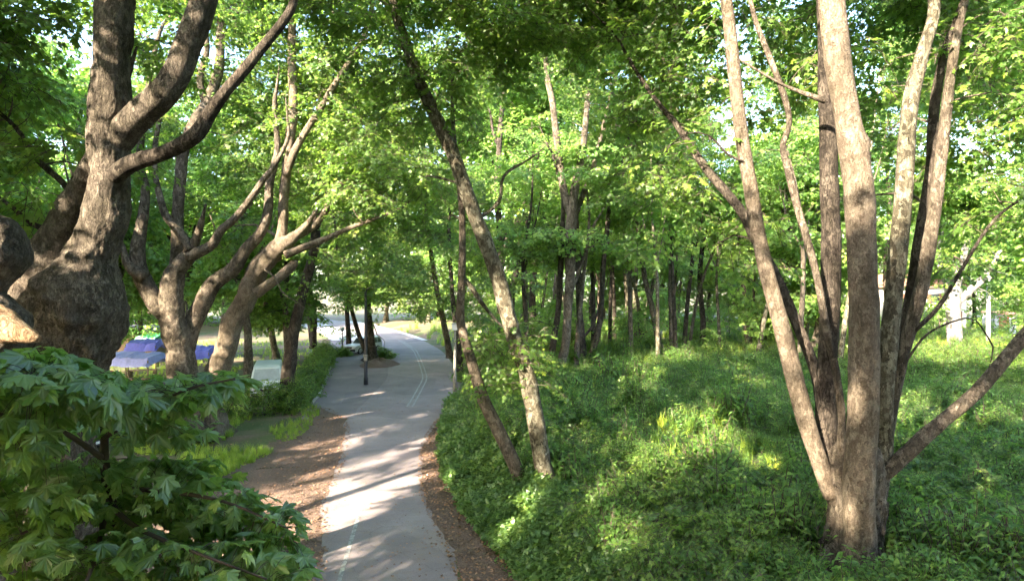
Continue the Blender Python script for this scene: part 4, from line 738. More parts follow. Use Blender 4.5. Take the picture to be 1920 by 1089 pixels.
slim('tall_tree', 'tall dark trunk against the bright sky gap', [(940, 672, 13), (938, 580, 12), (938, 467, 12), (934, 397, 12), (932, 347, 11), (936, 272, 11), (940, 215, 9), (945, 150, 7), (930, 40, 5)], .9, 'bark_dark', [(920, 100, 3.5), (960, 420, 1.6), (900, 500, 2.2), (1000, 60, 4)], extra=[[(938, 290, 5), (925, 250, 5), (920, 215, 4)], [(940, 470, 4), (952, 420, 4), (960, 400, 3)]])
slim('lawn_tree', 'slim tree left of the dark hedge tree on the lawn', [(518, 674, 13), (512, 640, 12), (504, 600, 11), (498, 560, 10), (492, 480, 8), (490, 380, 6)], 0, 'bark_lichen', [(490, 430, 3.5), (470, 300, 5), (520, 520, 2), (440, 540, 3.0)])
slim('lawn_tree', 'grey leaning tree right of the dark hedge tree', [(588, 652, 13), (584, 620, 12), (577, 580, 11), (570, 520, 9), (572, 430, 7)], 0, 'bark_grey', [(580, 450, 4), (560, 330, 5), (620, 560, 2.4), (640, 620, 1.3)])
slim('lawn_tree', 'dark trunk beside the parked off-road car', [(655, 655, 10), (653, 620, 9), (650, 560, 8), (655, 480, 6)], 0, 'bark_dark', [(650, 520, 3), (640, 420, 5)])
slim('mid_tree', 'slender tree half hidden in foliage left of the clearing', [(1400, 662, 9), (1398, 600, 9), (1392, 520, 8), (1380, 430, 7), (1385, 330, 6), (1375, 200, 5)], 1.0, 'bark_grey', [(1390, 330, 3.6), (1360, 220, 4.5), (1440, 430, 2.4), (1330, 500, 1.8), (1420, 560, 1.4), (1450, 300, 4)])
slim('mid_tree', 'slender tree seen between the leftmost plane trunks', [(1475, 664, 9), (1480, 590, 9), (1474, 500, 8), (1482, 400, 7), (1475, 280, 6), (1480, 150, 5)], 1.0, 'bark_dark', [(1490, 350, 3.6), (1510, 220, 4.5), (1460, 480, 2.2), (1530, 480, 2.4), (1580, 380, 3), (1480, 120, 4)])
slim('mid_tree', 'slender tree seen right of the tall pale trunk', [(1668, 668, 9), (1664, 590, 9), (1660, 500, 8), (1668, 400, 7), (1660, 280, 6), (1655, 150, 5)], 1.0, 'bark_grey', [(1660, 350, 3.6), (1640, 220, 4.5), (1690, 470, 2.2), (1620, 470, 2.0), (1700, 300, 3), (1640, 100, 6), (1560, 40, 6), (1740, 110, 6)])
# white-barked tree with pale limbs
b = G(1789, 655, .9); d = b.y
wt = Tree('white_trunk_tree', 'stout whitewashed tree with three pale limbs near the house', b, 'bark_white')
wt.stem([(P(1790, 668, d), 1.0)] + px_stem([(1790, 640, 25), (1788, 600, 24), (1787, 565, 25), (1789, 548, 20), (1791, 535, 8)], d), sides=18, lump=.08, flare=.15)
wt.stem(px_stem([(1782, 562, 14), (1774, 530, 11), (1764, 505, 10), (1762, 470, 8), (1765, 430, 6), (1750, 370, 5)], d), 'limb', sides=10)
wt.stem(px_stem([(1792, 560, 14), (1797, 525, 13), (1806, 490, 12), (1811, 455, 13), (1822, 430, 10), (1820, 380, 8), (1830, 300, 6)], d), 'limb', sides=10)
wt.stem(px_stem([(1796, 565, 14), (1815, 548, 14), (1835, 530, 14), (1852, 512, 11), (1870, 480, 8), (1900, 430, 6)], d), 'limb', sides=10)
for c in [(1830, 360, 5), (1760, 330, 5), (1900, 400, 4), (1850, 220, 7), (1740, 200, 6), (1900, 290, 5), (1800, 100, 8), (1890, 60, 8), (1720, 60, 7), (1920, 180, 6), (1830, 480, 2), (1730, 470, 3), (1722, 520, 2.2), (1745, 560, 1.6), (1905, 530, 2.4), (1880, 560, 1.5), (1700, 430, 3)]: wt.blob(P(c[0], c[1], d), (c[2], c[2], c[2] * .7), .05, 1.3)
wt.finish('far', 10, 1.4)

# ------------------------------------------------------------------ wood behind : shared prototypes, each tree its own object
def proto_tree(seed, h, matl, spread):
    rng = np.random.default_rng(seed)
    t = Tree('background_tree', 'x', (0, 0, 0), matl)
    pts = [(Vector((0, 0, -.2)), .32), (Vector((rng.normal() * .2, rng.normal() * .2, h * .2)), .24), (Vector((rng.normal() * .6, rng.normal() * .6, h * .45)), .20), (Vector((rng.normal() * 1.0, rng.normal() * 1.0, h * .7)), .14), (Vector((rng.normal() * 1.2, rng.normal() * 1.2, h * .95)), .05)]
    t.stem(pts, sides=9, step=.6, flare=.35)
    for k in range(3):
        a = rng.uniform(0, 6.28); z0 = h * rng.uniform(.25, .5); q = Vector(pts[2][0]); q.z = z0
        t.stem([(Vector((pts[1][0].x, pts[1][0].y, z0)), .12), (Vector((1.4 * math.cos(a), 1.4 * math.sin(a), z0 + h * .12)), .09), (Vector((2.6 * math.cos(a), 2.6 * math.sin(a), z0 + h * .3)), .05)], 'limb', sides=7, step=.5)
    for k in range(9):
        a = rng.uniform(0, 6.28); rr = rng.uniform(.2, 1) * spread * .6; z = h * rng.uniform(.26, .98); r = spread * rng.uniform(.42, .68)
        t.blob((rr * math.cos(a), rr * math.sin(a), z), (r, r, r * .62), .035, 1.25)
    t.finish('far', 13, 1.35, cull=False)
    return t.t
def copy_tree(root, loc, rz, s, label, group):
    c = root.copy(); COL.objects.link(c); c.location = loc; c.rotation_euler = (0, 0, rz); c.scale = (s, s, s); c['label'] = label; c['group'] = group
    for ch in root.children:
        k = ch.copy(); COL.objects.link(k); k.parent = c
    return c
PT = [proto_tree(3, 19, 'bark_grey', 5.0), proto_tree(4, 22, 'bark_dark', 5.5), proto_tree(5, 17, 'bark_lichen', 4.6), proto_tree(9, 21, 'bark_grey', 4.8)]
usedP = [0] * 4
def bg_tree(x, y, label, group, s=None):
    i = int(RNG.integers(0, 4)); s = s or RNG.uniform(.85, 1.25); rz = RNG.uniform(0, 6.28); loc = (x, y, tree_z(x, y) - .05)
    if not usedP[i]:
        o = PT[i]; usedP[i] = 1; o.location = loc; o.rotation_euler = (0, 0, rz); o.scale = (s, s, s); o['label'] = label; o['group'] = group
    else: copy_tree(PT[i], loc, rz, s, label, group)
def scatter_trees(xr, yr, n, label, group, mind=4.5, avoid=()):
    pts = []; tries = 0
    while len(pts) < n and tries < 4000:
        tries += 1; y = RNG.uniform(*yr); x = RNG.uniform(*xr)
        if abs(x) > y * .86 + 5: continue
        ppx = CX + F * x / y
        mg = 5.5 * F / y if y < 64 else 20
        if 1690 - mg < ppx < 1925 + mg and y < 99: continue
        if -5.0 < (x - road_x(y)) < 4.5 or (y > 80 and -7 < (x - road_x(y)) < 6): continue
        tt = (x + 21) * TO_SUN.x + (y - 100) * TO_SUN.y; pd = abs((x + 21) * TO_SUN.y - (y - 100) * TO_SUN.x)
        if -8 < tt < 46 and pd < 13: continue
        if any((x - a) ** 2 + (y - b_) ** 2 < mind ** 2 for a, b_ in pts): continue
        if any((x - a[0]) ** 2 + (y - a[1]) ** 2 < a[2] ** 2 for a in avoid): continue
        pts.append((x, y)); bg_tree(x, y, label, group)
scatter_trees((-20, 100), (102, 126), 34, 'distant woodland tree behind the clearing', 'distant trees behind the clearing', 5.5, [(P(1735, 570, 95).x, 92, 8), (P(1788, 570, 64).x, 70, 8)])
scatter_trees((-95, -20), (98, 126), 20, 'distant tree of the wood beyond stalls and driveway', 'distant trees beyond the stalls', 5.5, [(-27, 48, 6), (-20, 68, 5)])
scatter_trees((-70, -20), (50, 92), 15, 'tree of the wood beyond stalls and driveway', 'trees beyond the stalls', 7, [(-27, 48, 6), (-20, 68, 5), (-27, 60, 5)])
scatter_trees((22, 55), (30, 66), 9, 'mid-distance tree in the wood at right beyond the many-trunked plane', 'trees beyond the many-trunked plane', 6, [(P(1788, 570, 64).x, 62, 9)])
scatter_trees((-48, -24), (24, 52), 5, 'mid-distance tree in the wood behind the old burled plane', 'trees behind the old burled plane', 6.5, [(-27, 46, 4), (-21, 29, 4)])

def slim_proto(seed, h):
    rng = np.random.default_rng(seed); t = Tree('background_tree', 'x', (0, 0, 0), ['bark_grey', 'bark_lichen', 'bark_dark'][seed % 3]); w = rng.normal(0, .5, 6)
    t.stem([(Vector((0, 0, -.3)), .19), (Vector((w[0] * .4, w[1] * .4, h * .2)), .15), (Vector((w[0], w[1], h * .42)), .13), (Vector((w[0] + w[2], w[1] + w[3], h * .68)), .09), (Vector((w[0] + w[2] + w[4], w[1] + w[3] + w[5], h * .97)), .03)], sides=9, step=.5, flare=.3)
    for k in range(2):
        a = rng.uniform(0, 6.28); z0 = h * rng.uniform(.35, .5); t.stem([(Vector((w[0] * .9, w[1] * .9, z0)), .07), (Vector((w[0] + .9 * math.cos(a), w[1] + .9 * math.sin(a), z0 + h * .13)), .05), (Vector((w[0] + 1.5 * math.cos(a), w[1] + 1.5 * math.sin(a), z0 + h * .28)), .025)], 'limb', sides=6, step=.5)
    for k in range(9):
        a = rng.uniform(0, 6.28); rr = rng.uniform(.2, 1) * 2.2; r = rng.uniform(1.2, 2.0); t.blob((rr * math.cos(a), rr * math.sin(a), h * rng.uniform(.42, 1.0)), (r, r, r * .6), .07, 1.0)
    t.finish('far', 12, 1.15, cull=False); return t.t
SL = [slim_proto(k, h) for k, h in ((10, 17), (11, 19), (12, 15), (13, 20))]; usedS = [0] * 4; n = 0; got = []
while n < 26:
    y = RNG.uniform(46, 78); x = RNG.uniform(-1, y * .56); ppx = CX + F * x / y
    if x < wall_x(y) + 2.5 or ppx > 1690 or any((x - a) ** 2 + (y - b_) ** 2 < 9 for a, b_ in got): continue
    got.append((x, y)); i = n % 4; n += 1; lab = 'slim tree with a high crown at the back of the clearing'; grp = 'slim trees at the back of the clearing'; s_ = RNG.uniform(.85, 1.25); loc = (x, y, tree_z(x, y) - .05)
    if usedS[i]: copy_tree(SL[i], loc, RNG.uniform(0, 6.28), s_, lab, grp)
    else: usedS[i] = 1; o = SL[i]; o.location = loc; o.scale = (s_,) * 3; o['label'] = lab; o['group'] = grp
for (x, y, s_) in ((2.4, 70, 1.5), (-1.5, 86, 1.7), (5.5, 80, 1.6), (0.2, 64, 1.35)): bg_tree(x, y, 'tall tree closing the view right of the road bend', 'tall trees right of the road bend', s_)
def sapling(seed):
    rng = np.random.default_rng(seed); t = Tree('sapling', 'x', (0, 0, 0), 'bark_grey')
    t.stem([(Vector((0, 0, -.2)), .05), (Vector((rng.normal() * .15, rng.normal() * .15, 1.6)), .04), (Vector((rng.normal() * .4, rng.normal() * .4, 3.6)), .02)], sides=6, step=.5)
    for k in range(6): a = rng.uniform(0, 6.28); rr = rng.uniform(.1, .9); t.blob((rr * math.cos(a), rr * math.sin(a), rng.uniform(.6, 3.9)), (.8, .8, .5), .9, .6)
    t.finish('far', 13, .8, cull=False); return t.t
SP = [sapling(k) for k in (1, 2, 3)]; used = [0, 0, 0]; n = 0
while n < 62:
    y = RNG.uniform(53, 84); x = RNG.uniform(-3, y * .5); ppx = CX + F * x / y
    if n >= 52: y = RNG.uniform(66, 82); ppx = RNG.choice([1700, 1725, 1750, 1870, 1905, 1690]) + RNG.uniform(-14, 14); x = (ppx - CX) * y / F
    if x < wall_x(y) + 2 or (1640 < ppx and n < 52): continue
    i = n % 3; s_ = RNG.uniform(.7, 1.5); loc = (x, y, tree_z(x, y)); n += 1; lab = 'leafy sapling in the understorey at the back of the clearing'; grp = 'saplings behind the clearing'
    if used[i]: copy_tree(SP[i], loc, RNG.uniform(0, 6.28), s_, lab, grp)
    else: used[i] = 1; o = SP[i]; o.location = loc; o.scale = (s_,) * 3; o['label'] = lab; o['group'] = grp
# ------------------------------------------------------------------ trees around and behind the viewpoint, whose crowns throw the dappled shade
def shade_tree(x, y, h, spread, i):
    t = Tree('plane_tree', 'plane tree beside the viewpoint whose crown shades the road', (x, y, tree_z(x, y)), 'bark_grey', group='trees around the viewpoint')
    z0 = tree_z(x, y)
    t.stem([(Vector((x, y, z0 - .2)), .4), (Vector((x + .3, y, z0 + h * .3)), .28), (Vector((x - .2, y + .3, z0 + h * .6)), .2), (Vector((x, y, z0 + h * .95)), .06)], sides=10, step=.6, flare=.3)
    for k in range(8):
        a = RNG.uniform(0, 6.28); rr = RNG.uniform(.2, 1) * spread * .7; r = spread * RNG.uniform(.45, .65)
        t.blob((x + rr * math.cos(a), y + rr * math.sin(a), z0 + h * RNG.uniform(.5, .95)), (r, r, r * .6), .095, 1.3)
    t.finish('far', 15, 1.5)
for i, a in enumerate([(-15, 3, 17, 5), (-23, 9, 19, 5.5), (-19, -6, 18, 5.5), (-28, -1, 20, 5.5), (-11, -9, 18, 5.0), (-4, -10, 18, 4.8), (-31, 15, 20, 5.5), (-22, -16, 21, 5.5), (-10, -19, 20, 5.5), (2, -19, 21, 5), (-37, 6, 21, 5.5), (-33, -11, 22, 5.5), (6, -9, 17, 4.6), (-40, 20, 21, 5.5), (-16, -27, 24, 6), (-2, -28, 24, 6), (12, -16, 20, 5), (-29, -22, 24, 6), (-44, 30, 20, 6), (-42, -2, 24, 6), (3.5, -3.5, 21, 5), (-6, -3.5, 21, 5), (10.5, -5, 20, 5.5), (16, -1, 19, 5), (19, -9, 21, 5.5), (24, -2, 20, 5), (12, -24, 24, 6), (22, -19, 24, 6), (29, -9, 22, 6), (31, 2, 20, 5), (-9, 1.5, 20, 4.5), (0, -7, 24, 5.5), (7, -1.5, 22, 4.5), (13, 3, 21, 4), (-13, -3, 22, 5), (-18, 14, 20, 4.5), (-6, -15, 24, 5.5), (-22, 19.5, 20, 5), (-27, 25, 21, 5.5), (-26, 14, 21, 5), (-34, 25, 22, 6), (-37, 34, 22, 6), (-31, 31, 20, 5), (-17, 9, 19, 4.5)]): shade_tree(*a, i)

# far wood that closes the view
pos = []
for k in range(16000):
    a = RNG.uniform(-1.05, 1.05); rr = RNG.uniform(122, 146); pos.append((rr * math.sin(a), rr * math.cos(a), RNG.uniform(0, 1) ** .8 * 30 * (0.75 + 0.35 * noise.noise((a * 9, 0, 0)))))
pos = np.array(pos); pos = pos[~((np.abs(pos[:, 0] - (pos[:, 1] - 70) * -0.40 + 8) < 9))]
o = scatter('far_wood', 'far', pos, np.stack([RNG.normal(0, .4, len(pos)), RNG.normal(.2, .4, len(pos)), RNG.uniform(0, 6.28, len(pos))], 1), RNG.uniform(1.9, 2.9, len(pos)), cull=False)
tag(o, 'far-off wood closing the view behind everything', 'wood', kind='stuff')

# ------------------------------------------------------------------ ivy wall
wd_ = list(np.arange(-10, WALL_END + .1, 0.5)); wt_ = thing('ivy_wall', 'low stone wall and bank smothered in ivy along the road edge', 'wall', (wall_x(15), 15, 0)); base = Vector((wall_x(15), 15, 0))
m = MB(); vs = []; fs = []
for d_ in wd_:
    x = wall_x(d_)
    for (ox, z) in ((0, -.1), (0.03, .32), (0.2, .34), (.24, -.1)): vs.append((x + ox - base.x, d_ - base.y, z))
for i in range(len(wd_) - 1):
    for k in range(3): a = i * 4 + k; fs.append((a, a + 1, a + 5, a + 4))
fs += [(0, 3, 2, 1), tuple(len(vs) - 4 + k for k in (0, 1, 2, 3))]
m.add(vs, fs); m.build('masonry', M['stone'], wt_)
pos = []; rot = []; sc = []
for k in range(17000):
    d_ = 11 + (WALL_END - 11) * RNG.uniform() ** 1.3; t = RNG.uniform(-.12, 2.3) if RNG.uniform() < .85 else RNG.uniform(1.5, 3.5); x = wall_x(d_) + t; n1 = noise.noise((d_ * .9, t * 1.2, 2)); n2 = noise.noise((d_ * 2.6, t * 2.6, 7))
    p = (x - .1 * n1, d_, max(tz(x, d_), .25 * RNG.uniform() + .05 if t > -.02 else .3 * RNG.uniform()) + .10 + .26 * (n1 + .3) + .1 * n2 + RNG.uniform(0, .1))
    st = R(48) if t < 1.7 else R(15)
    pos.append(p); rot.append((st + RNG.normal(0, .33), RNG.normal(0, .3), -math.pi / 2 + RNG.normal(0, .5))); sc.append(RNG.uniform(.8, 1.5))
scatter('ivy', 'ivy', pos, rot, sc, wt_, base, 'stuff', cull=False)

# ------------------------------------------------------------------ undergrowth
BASES = []
def scrub(x, y):
    t = x - wall_x(y); e = min(max((t - .8) / 1.5, 0), 1)
    return e * (.35 if ((x - 7.0) / 2.4) ** 2 + ((y - 23.6) / 4.2) ** 2 < 1 else 1) * (1.15 * max(0, noise.noise((x * .6, y * .6, 41)) + .10) + .45 * max(0, noise.noise((x * 1.35, y * 1.35, 17))))
def und(name, key, n, label, cat, fn, s0, s1, dlo=10.5, dhi=70, xhi=1.0):
    pos = []; rot = []; sc = []
    while len(pos) < n:
        d_ = dlo + (dhi - dlo) * RNG.uniform() ** 1.7; x = RNG.uniform(wall_x(d_) + (1.5 if d_ < WALL_END - 1 else .3), d_ * .86 + 1.5)
        f = fn(x, d_) * (1 if key == 'grass' else (.45 + min(scrub(x, d_) * 1.6, .75)))
        if key != 'grass' and ((x - 7.0) / 2.0) ** 2 + ((d_ - 23.6) / 3.6) ** 2 < 1 or key != 'grass' and ((x - 8.9) / 1.0) ** 2 + ((d_ - 22.2) / 1.3) ** 2 < 1: f *= (0 if s0 > 1.2 else .3)
        if RNG.uniform() > f: continue
        h = 0.45 + .9 * max(0, noise.noise((x * .42, d_ * .42, 5)) + .18) + .4 * max(0, noise.noise((x * 1.1, d_ * 1.1, 9)))
        if any((x - q.x) ** 2 + (d_ - q.y + .35) ** 2 < rr * rr for q, rr in BASES): continue
        pos.append((x, d_, tz(x, d_) - .03 + (scrub(x, d_) if key != 'grass' else .6 * scrub(x, d_)))); rot.append((RNG.normal(0, .15), RNG.normal(0, .15), RNG.uniform(0, 6.28))); sc.append(RNG.uniform(s0, s1) * (min(h, 1.0) if key == 'broad' else h) * (1 + .010 * d_))
    o = scatter(name, key, pos, rot, sc, cull=False); tag(o, label, cat, kind='stuff')
BASES += [(t8.base + Vector((.3, -.5, 0)), 1.05), (rc.base + Vector((0, -.55, 0)), 1.35)]
und('undergrowth', 'weed', 21000, 'dense green undergrowth covering the woodland floor', 'undergrowth', lambda x, y: .35 + .65 * (noise.noise((x * .3, y * .3, 1)) > -.1), .75, 1.35)
und('ground_ivy', 'broad', 16000, 'broad-leaved ground cover between the taller weeds', 'ground cover', lambda x, y: .25 + .75 * (noise.noise((x * .35, y * .35, 21)) > .05), .75, 1.3, dhi=50)
und('tall_weeds', 'weed', 2600, 'tall nettle-like weeds standing above the undergrowth', 'weeds', lambda x, y: (noise.noise((x * .5, y * .5, 61)) > .1) * 1.0, 1.5, 2.3, dhi=55)
und('grass', 'grass', 2900, 'tufts of long grass in the woodland clearing', 'grass', lambda x, y: (noise.noise((x * .2, y * .2, 11)) > .12) * (1.0 if y > 20 else .25) + (y > 45) * .6 + (((x - 7.6) / 2.4) ** 2 + ((y - 24) / 3.4) ** 2 < 1) * 6, .9, 1.7, dhi=100)
pos = []; rot = []; sc = []
for k in range(520):
    d_ = 11.5 + 46 * RNG.uniform() ** 1.35; x = RNG.uniform(wall_x(d_) + 2.0, d_ * .84 + 1); r = RNG.uniform(.4, 1.6) * (1 + .008 * d_); hh = RNG.uniform(.4, 1.6) * (.6 + .8 * max(0, noise.noise((x * .3, d_ * .3, 31)) + .4))
    if any((x - q.x) ** 2 + (d_ - q.y + .35) ** 2 < (rr + r) ** 2 for q, rr in BASES): continue
    if ((x - 7.2) / (2.3 + r)) ** 2 + ((d_ - 23.6) / (4.0 + r)) ** 2 < 1: continue
    for j in range(int(34 * r * r + 14)):
        v = RNG.normal(size=3); v /= np.linalg.norm(v); v[2] = abs(v[2]); u = RNG.uniform(.5, 1.05)
        pos.append((x + v[0] * r * u, d_ + v[1] * r * u, tz(x, d_) + .7 * scrub(x, d_) + v[2] * hh * u - .05)); rot.append((RNG.normal(0, .4), RNG.normal(.25, .4), math.atan2(v[1], v[0]) + RNG.normal(0, .5))); sc.append(RNG.uniform(.4, .75))
o = None
o = scatter('brambles', 'mid', pos, rot, sc, cull=False); tag(o, 'low leafy bramble mounds all over the woodland floor', 'brambles', kind='stuff')
# grass on the left verge
pos = []
while len(pos) < 6500:
    d_ = 22 + 60 * RNG.uniform() ** 1.9; x = RNG.uniform(-d_ * .86, -8)
    if x > (float(np.interp(d_, [12, 24, 30, 34, 38.5], [-11.2, -11.2, -10.4, -10.4, -11.6])) if d_ < 38.5 else kerb_x(d_) - .3): continue
    if noise.noise((x * .25, d_ * .25, 4)) < -.12: continue
    pos.append((x, d_, -.02))
n = len(pos); o = scatter('grass', 'grass', pos, np.stack([RNG.normal(0, .2, n), RNG.normal(0, .2, n), RNG.uniform(0, 6.28, n)], 1), RNG.uniform(.4, .9, n), cull=False); tag(o, 'short rough grass on the shaded left verge', 'grass', kind='stuff')

# ------------------------------------------------------------------ hedge and bushes
def leafy(name, label, cat, segs, key='mid', n=900, scl=.55, group=None, base=None, stems=True):
    """segs: list of (x,y,z0,rx,ry,rz) ellipsoids"""
    base = Vector(base if base else (segs[0][0], segs[0][1], segs[0][2])); t = thing(name, label, cat, base, group)
    pos = []; rot = []; tot = sum(s[3] * s[4] + s[4] * s[5] + s[3] * s[5] for s in segs)
    mb = MB()
    for (x, y, z0, rx, ry, rz) in segs:
        k = max(4, int(n * (rx * ry + ry * rz + rx * rz) / tot)); v = RNG.normal(size=(k, 3)); v /= np.linalg.norm(v, axis=1)[:, None]; u = RNG.uniform(.45, 1.06, k)[:, None]
        q = v * u * np.array([rx, ry, rz]); q[:, 2] += z0 + rz * .92; q[:, 0] += x; q[:, 1] += y
        q = q[q[:, 2] > z0 - .02]; pos.append(q); rot.append(np.stack([RNG.normal(0, .5, len(q)), RNG.normal(.1, .5, len(q)), RNG.uniform(0, 6.28, len(q))], 1))
        for j in range(3): mb.tube([Vector((x + RNG.normal() * .1 * rx, y + RNG.normal() * .1 * ry, z0 - .05)) - base, Vector((x + RNG.normal() * .3 * rx, y + RNG.normal() * .3 * ry, z0 + rz * .8)) - base, Vector((x + RNG.normal() * .5 * rx, y + RNG.normal() * .5 * ry, z0 + rz * 1.5)) - base], [.03, .022, .01], 5)
    mb.build('stems', M['twig'], t)['kind'] = 'stuff'
    pos = np.concatenate(pos); rot = np.concatenate(rot); scatter('foliage', key, pos, rot, RNG.uniform(.7, 1.3, len(pos)) * scl, t, base, 'stuff', cull=False); return t
hs = []
for d_ in np.arange(36.5, 64, 1.0): hs.append((kerb_x(d_) - .85 - .15 * RNG.uniform(), d_, 0, .6 + .5 * RNG.uniform(), .75, .55 + .6 * RNG.uniform()))
for k in range(6): hs.append((kerb_x(36.5) - 1.2 - k * .9, 36.6 - k * .55, 0, .85, .75, .92 + .2 * RNG.uniform()))
leafy('hedge', 'dense dark hedge along the driveway kerb', 'hedge', hs, n=3400, scl=.6)
bushes = [((1840, 725), 1.1, 1.5, 1.2, 'dark rounded bush under the low slanting limb'), ((1890, 690), 1.1, 2.0, 1.2, 'large dark bush at the right edge behind the slanting limb'), ((1760, 700), 1.1, 1.2, .8, 'low bush behind the lichened trunk'), ((1400, 690), 1.1, 1.4, .8, 'leafy bush left of the leftmost plane trunk'), ((935, 745), 1.1, .8, .7, 'bush between the leaning twin stems'), ((1000, 735), 1.1, .8, .8, 'bush behind the leaning mottled trunk'), ((1330, 660), 1.0, 1.6, .9, 'bush at the foot of the slim dark trees'), ((640, 668), 0, .8, .9, 'leafy shrub beside the parked off-road car'), ((722, 672), 0, .7, 1.0, 'bright shrub growing on the earth island'), ((600, 690), 0, 1.0, 1.1, 'yellow-green shrub at the far end of the hedge'), ((875, 705), .4, .7, .9, 'shrub beside the grey lamp post')]
for (pp, z, r, h, lab) in bushes:
    q = G(pp[0], pp[1], z); leafy('bush', lab, 'bush', [(q.x, q.y, tree_z(q.x, q.y), r, r, h * .6), (q.x + r * .6, q.y + .3, tree_z(q.x, q.y), r * .6, r * .6, h * .4), (q.x - r * .6, q.y - .2, tree_z(q.x, q.y), r * .55, r * .6, h * .42)], n=int(170 * r * (r + h)), scl=.7)

# ------------------------------------------------------------------ earth island
q = G(716, 686); m = MB(); vs = []; fs = []; NR, NA = 9, 28
for i in range(NR):
    t = i / (NR - 1)
    for k in range(NA):
        a = 6.283 * k / NA; rr = t * (1 + .18 * noise.noise((math.cos(a) * 1.5, math.sin(a) * 1.5, 4))); hz = .55 * (1 - t) ** .8 * (1 + .5 * noise.noise((math.cos(a) * 2, math.sin(a) * 2, t * 4))) if t < 1 else -.02
        vs.append((q.x - .5 + rr * 1.8 * math.cos(a), q.y + 1.2 + rr * 3.0 * math.sin(a), max(hz, -.02)))
for i in range(NR - 1):
    for k in range(NA): fs.append((i * NA + k, i * NA + (k + 1) % NA, (i + 1) * NA + (k + 1) % NA, (i + 1) * NA + k))
m.add(vs, fs); tag(m.build('earth_mound', M['soil'], smooth=True), 'low mound of bare earth splitting road and driveway', kind='structure')

# ------------------------------------------------------------------ dead leaves on verges
vs = []; fs = []; rv = []
def dead(n, fx, d0, d1, z, smin=.05, smax=.12):
    for k in range(n):
        d_ = d0 + (d1 - d0) * RNG.uniform() ** 1.4; x = fx(d_); s = RNG.uniform(smin, smax); a = RNG.uniform(0, 6.28); c, sn = math.cos(a) * s, math.sin(a) * s; o = len(vs); tl = RNG.normal(0, .25, 4) * s
        for (u, v), t_ in zip(((0, -.5), (.42, .05), (0, .6), (-.42, .05)), tl): vs.append((x + u * c - v * sn, d_ + u * sn + v * c, z + abs(t_)))
        fs.append((o, o + 1, o + 2, o + 3)); rv.append(RNG.uniform())
dead(3800, lambda d: RNG.uniform(float(np.interp(d, *_sr)) - .15, wall_x(d) + .0), 10, 36, .02)
dead(4200, lambda d: float(np.interp(d, *_sl)) + .25 - abs(RNG.normal(0, 2.0)), 10, 38, .022)
dead(1700, lambda d: road_x(d) + RNG.choice([-1, 1]) * (3.2 - abs(RNG.normal(0, 1.3))), 14, 60, .018, .04, .09)
me = bpy.data.meshes.new('dead_leaves'); me.from_pydata(vs, [], fs); me.materials.append(M['litter']); a = me.attributes.new('rnd', 'FLOAT', 'FACE'); a.data.foreach_set('value', rv); me.update()
tag(link(bpy.data.objects.new('dead_leaves', me)), 'brown dead leaves strewn along both road edges', 'dead leaves', kind='stuff')

for (px_, py_, z_, L_, an, lab) in [(905, 1040, 0, 1.4, .6, 'thin fallen branch on the dead leaves beside the ivy wall'), (560, 905, 0, 1.1, -.3, 'short fallen stick on the soil left of the road'), (480, 880, 0, 1.8, .2, 'long fallen branch on the shaded soil verge'), (1215, 985, 1.5, 2.0, .4, 'bleached fallen branch lying in the undergrowth below the sun pool'), (1120, 905, 1.6, 1.6, -.7, 'dry fallen branch beside the foot of the leaning trunk'), (1760, 960, 1.6, 1.9, .9, 'dry fallen branch right of the many-trunked plane')]:
    q = G(px_, py_, z_); q.z = (tz(q.x, q.y) + scrub(q.x, q.y) + .25) if z_ else .03; e = Vector((math.cos(an), math.sin(an), .12 if z_ else .0)); sd_ = Vector((-e.y, e.x, .1)); mb = MB()
    mb.tube([Vector((0, 0, 0)), e * L_ * .35 + sd_ * .06, e * L_ * .7 - sd_ * .03, e * L_], [.022, .018, .013, .005], 7); mb.tube([e * L_ * .4, e * L_ * .6 + sd_ * .25, e * L_ * .75 + sd_ * .5], [.012, .009, .003], 5); mb.tube([e * L_ * .65, e * L_ * .8 - sd_ * .2, e * L_ * .95 - sd_ * .3], [.01, .007, .003], 5)
    tag(mb.build('fallen_branch', M['bark_lichen'], None, True, loc=q), lab, 'branch')
# ------------------------------------------------------------------ street lamps
M['black_metal'] = simple('black_paint_metal', (0.02, 0.022, 0.03), .5, var=.3); M['grey_metal'] = simple('weathered_grey_metal', (0.22, 0.21, 0.19), .7, var=.4, scale=9); M['lantern'] = simple('lantern_glass', (.75, .78, .85), .25, var=.03); M['concrete'] = simple('concrete_pole', (.45, .45, .46), .85, var=.15)
q = G(686, 721); t = thing('street_lamp', 'black lamp post standing on the driveway before the earth island', 'street lamp', q)
m = MB(); m.lathe((0, 0, 0), [(.17, 0), (.17, .5), (.13, .58), (.13, 2.0), (.11, 4.0), (.085, 6.9)], 14); m.build('pole', M['black_metal'], t, True)
m = MB(); m.box((0.02, -.15, 1.95), (.26, .2, .3), ch=.02); m.box((0.02, -.18, 2.2), (.34, .14, .1), ch=.02); m.build('control_box', M['grey_metal'], t)
m = MB(); m.tube([(0, 0, 6.85), (.15, 0, 7.15), (.7, -.1, 7.35)], [.05, .045, .04], 8); m.build('arm', M['black_metal'], t)
m = MB(); m.box((.98, -.12, 7.36), (.6, .24, .13), ch=.04); m.build('lamp_head', M['black_metal'], t)
q = G(853, 756); t = thing('street_lamp', 'weathered grey lamp post with square white lantern at the road edge', 'street lamp', q)
m = MB(); m.lathe((0, 0, 0), [(.12, 0), (.12, 1.7), (.085, 1.8), (.08, 4.5), (.06, 4.6)], 12); m.build('pole', M['grey_metal'], t, True)
m = MB(); m.box((0, 0, 4.80), (.3, .3, .38), taper=1.25); m.build('lantern', M['lantern'], t)
m = MB(); m.box((0, 0, 5.035), (.42, .42, .08), taper=.5); m.build('lantern_cap', M['grey_metal'], t)
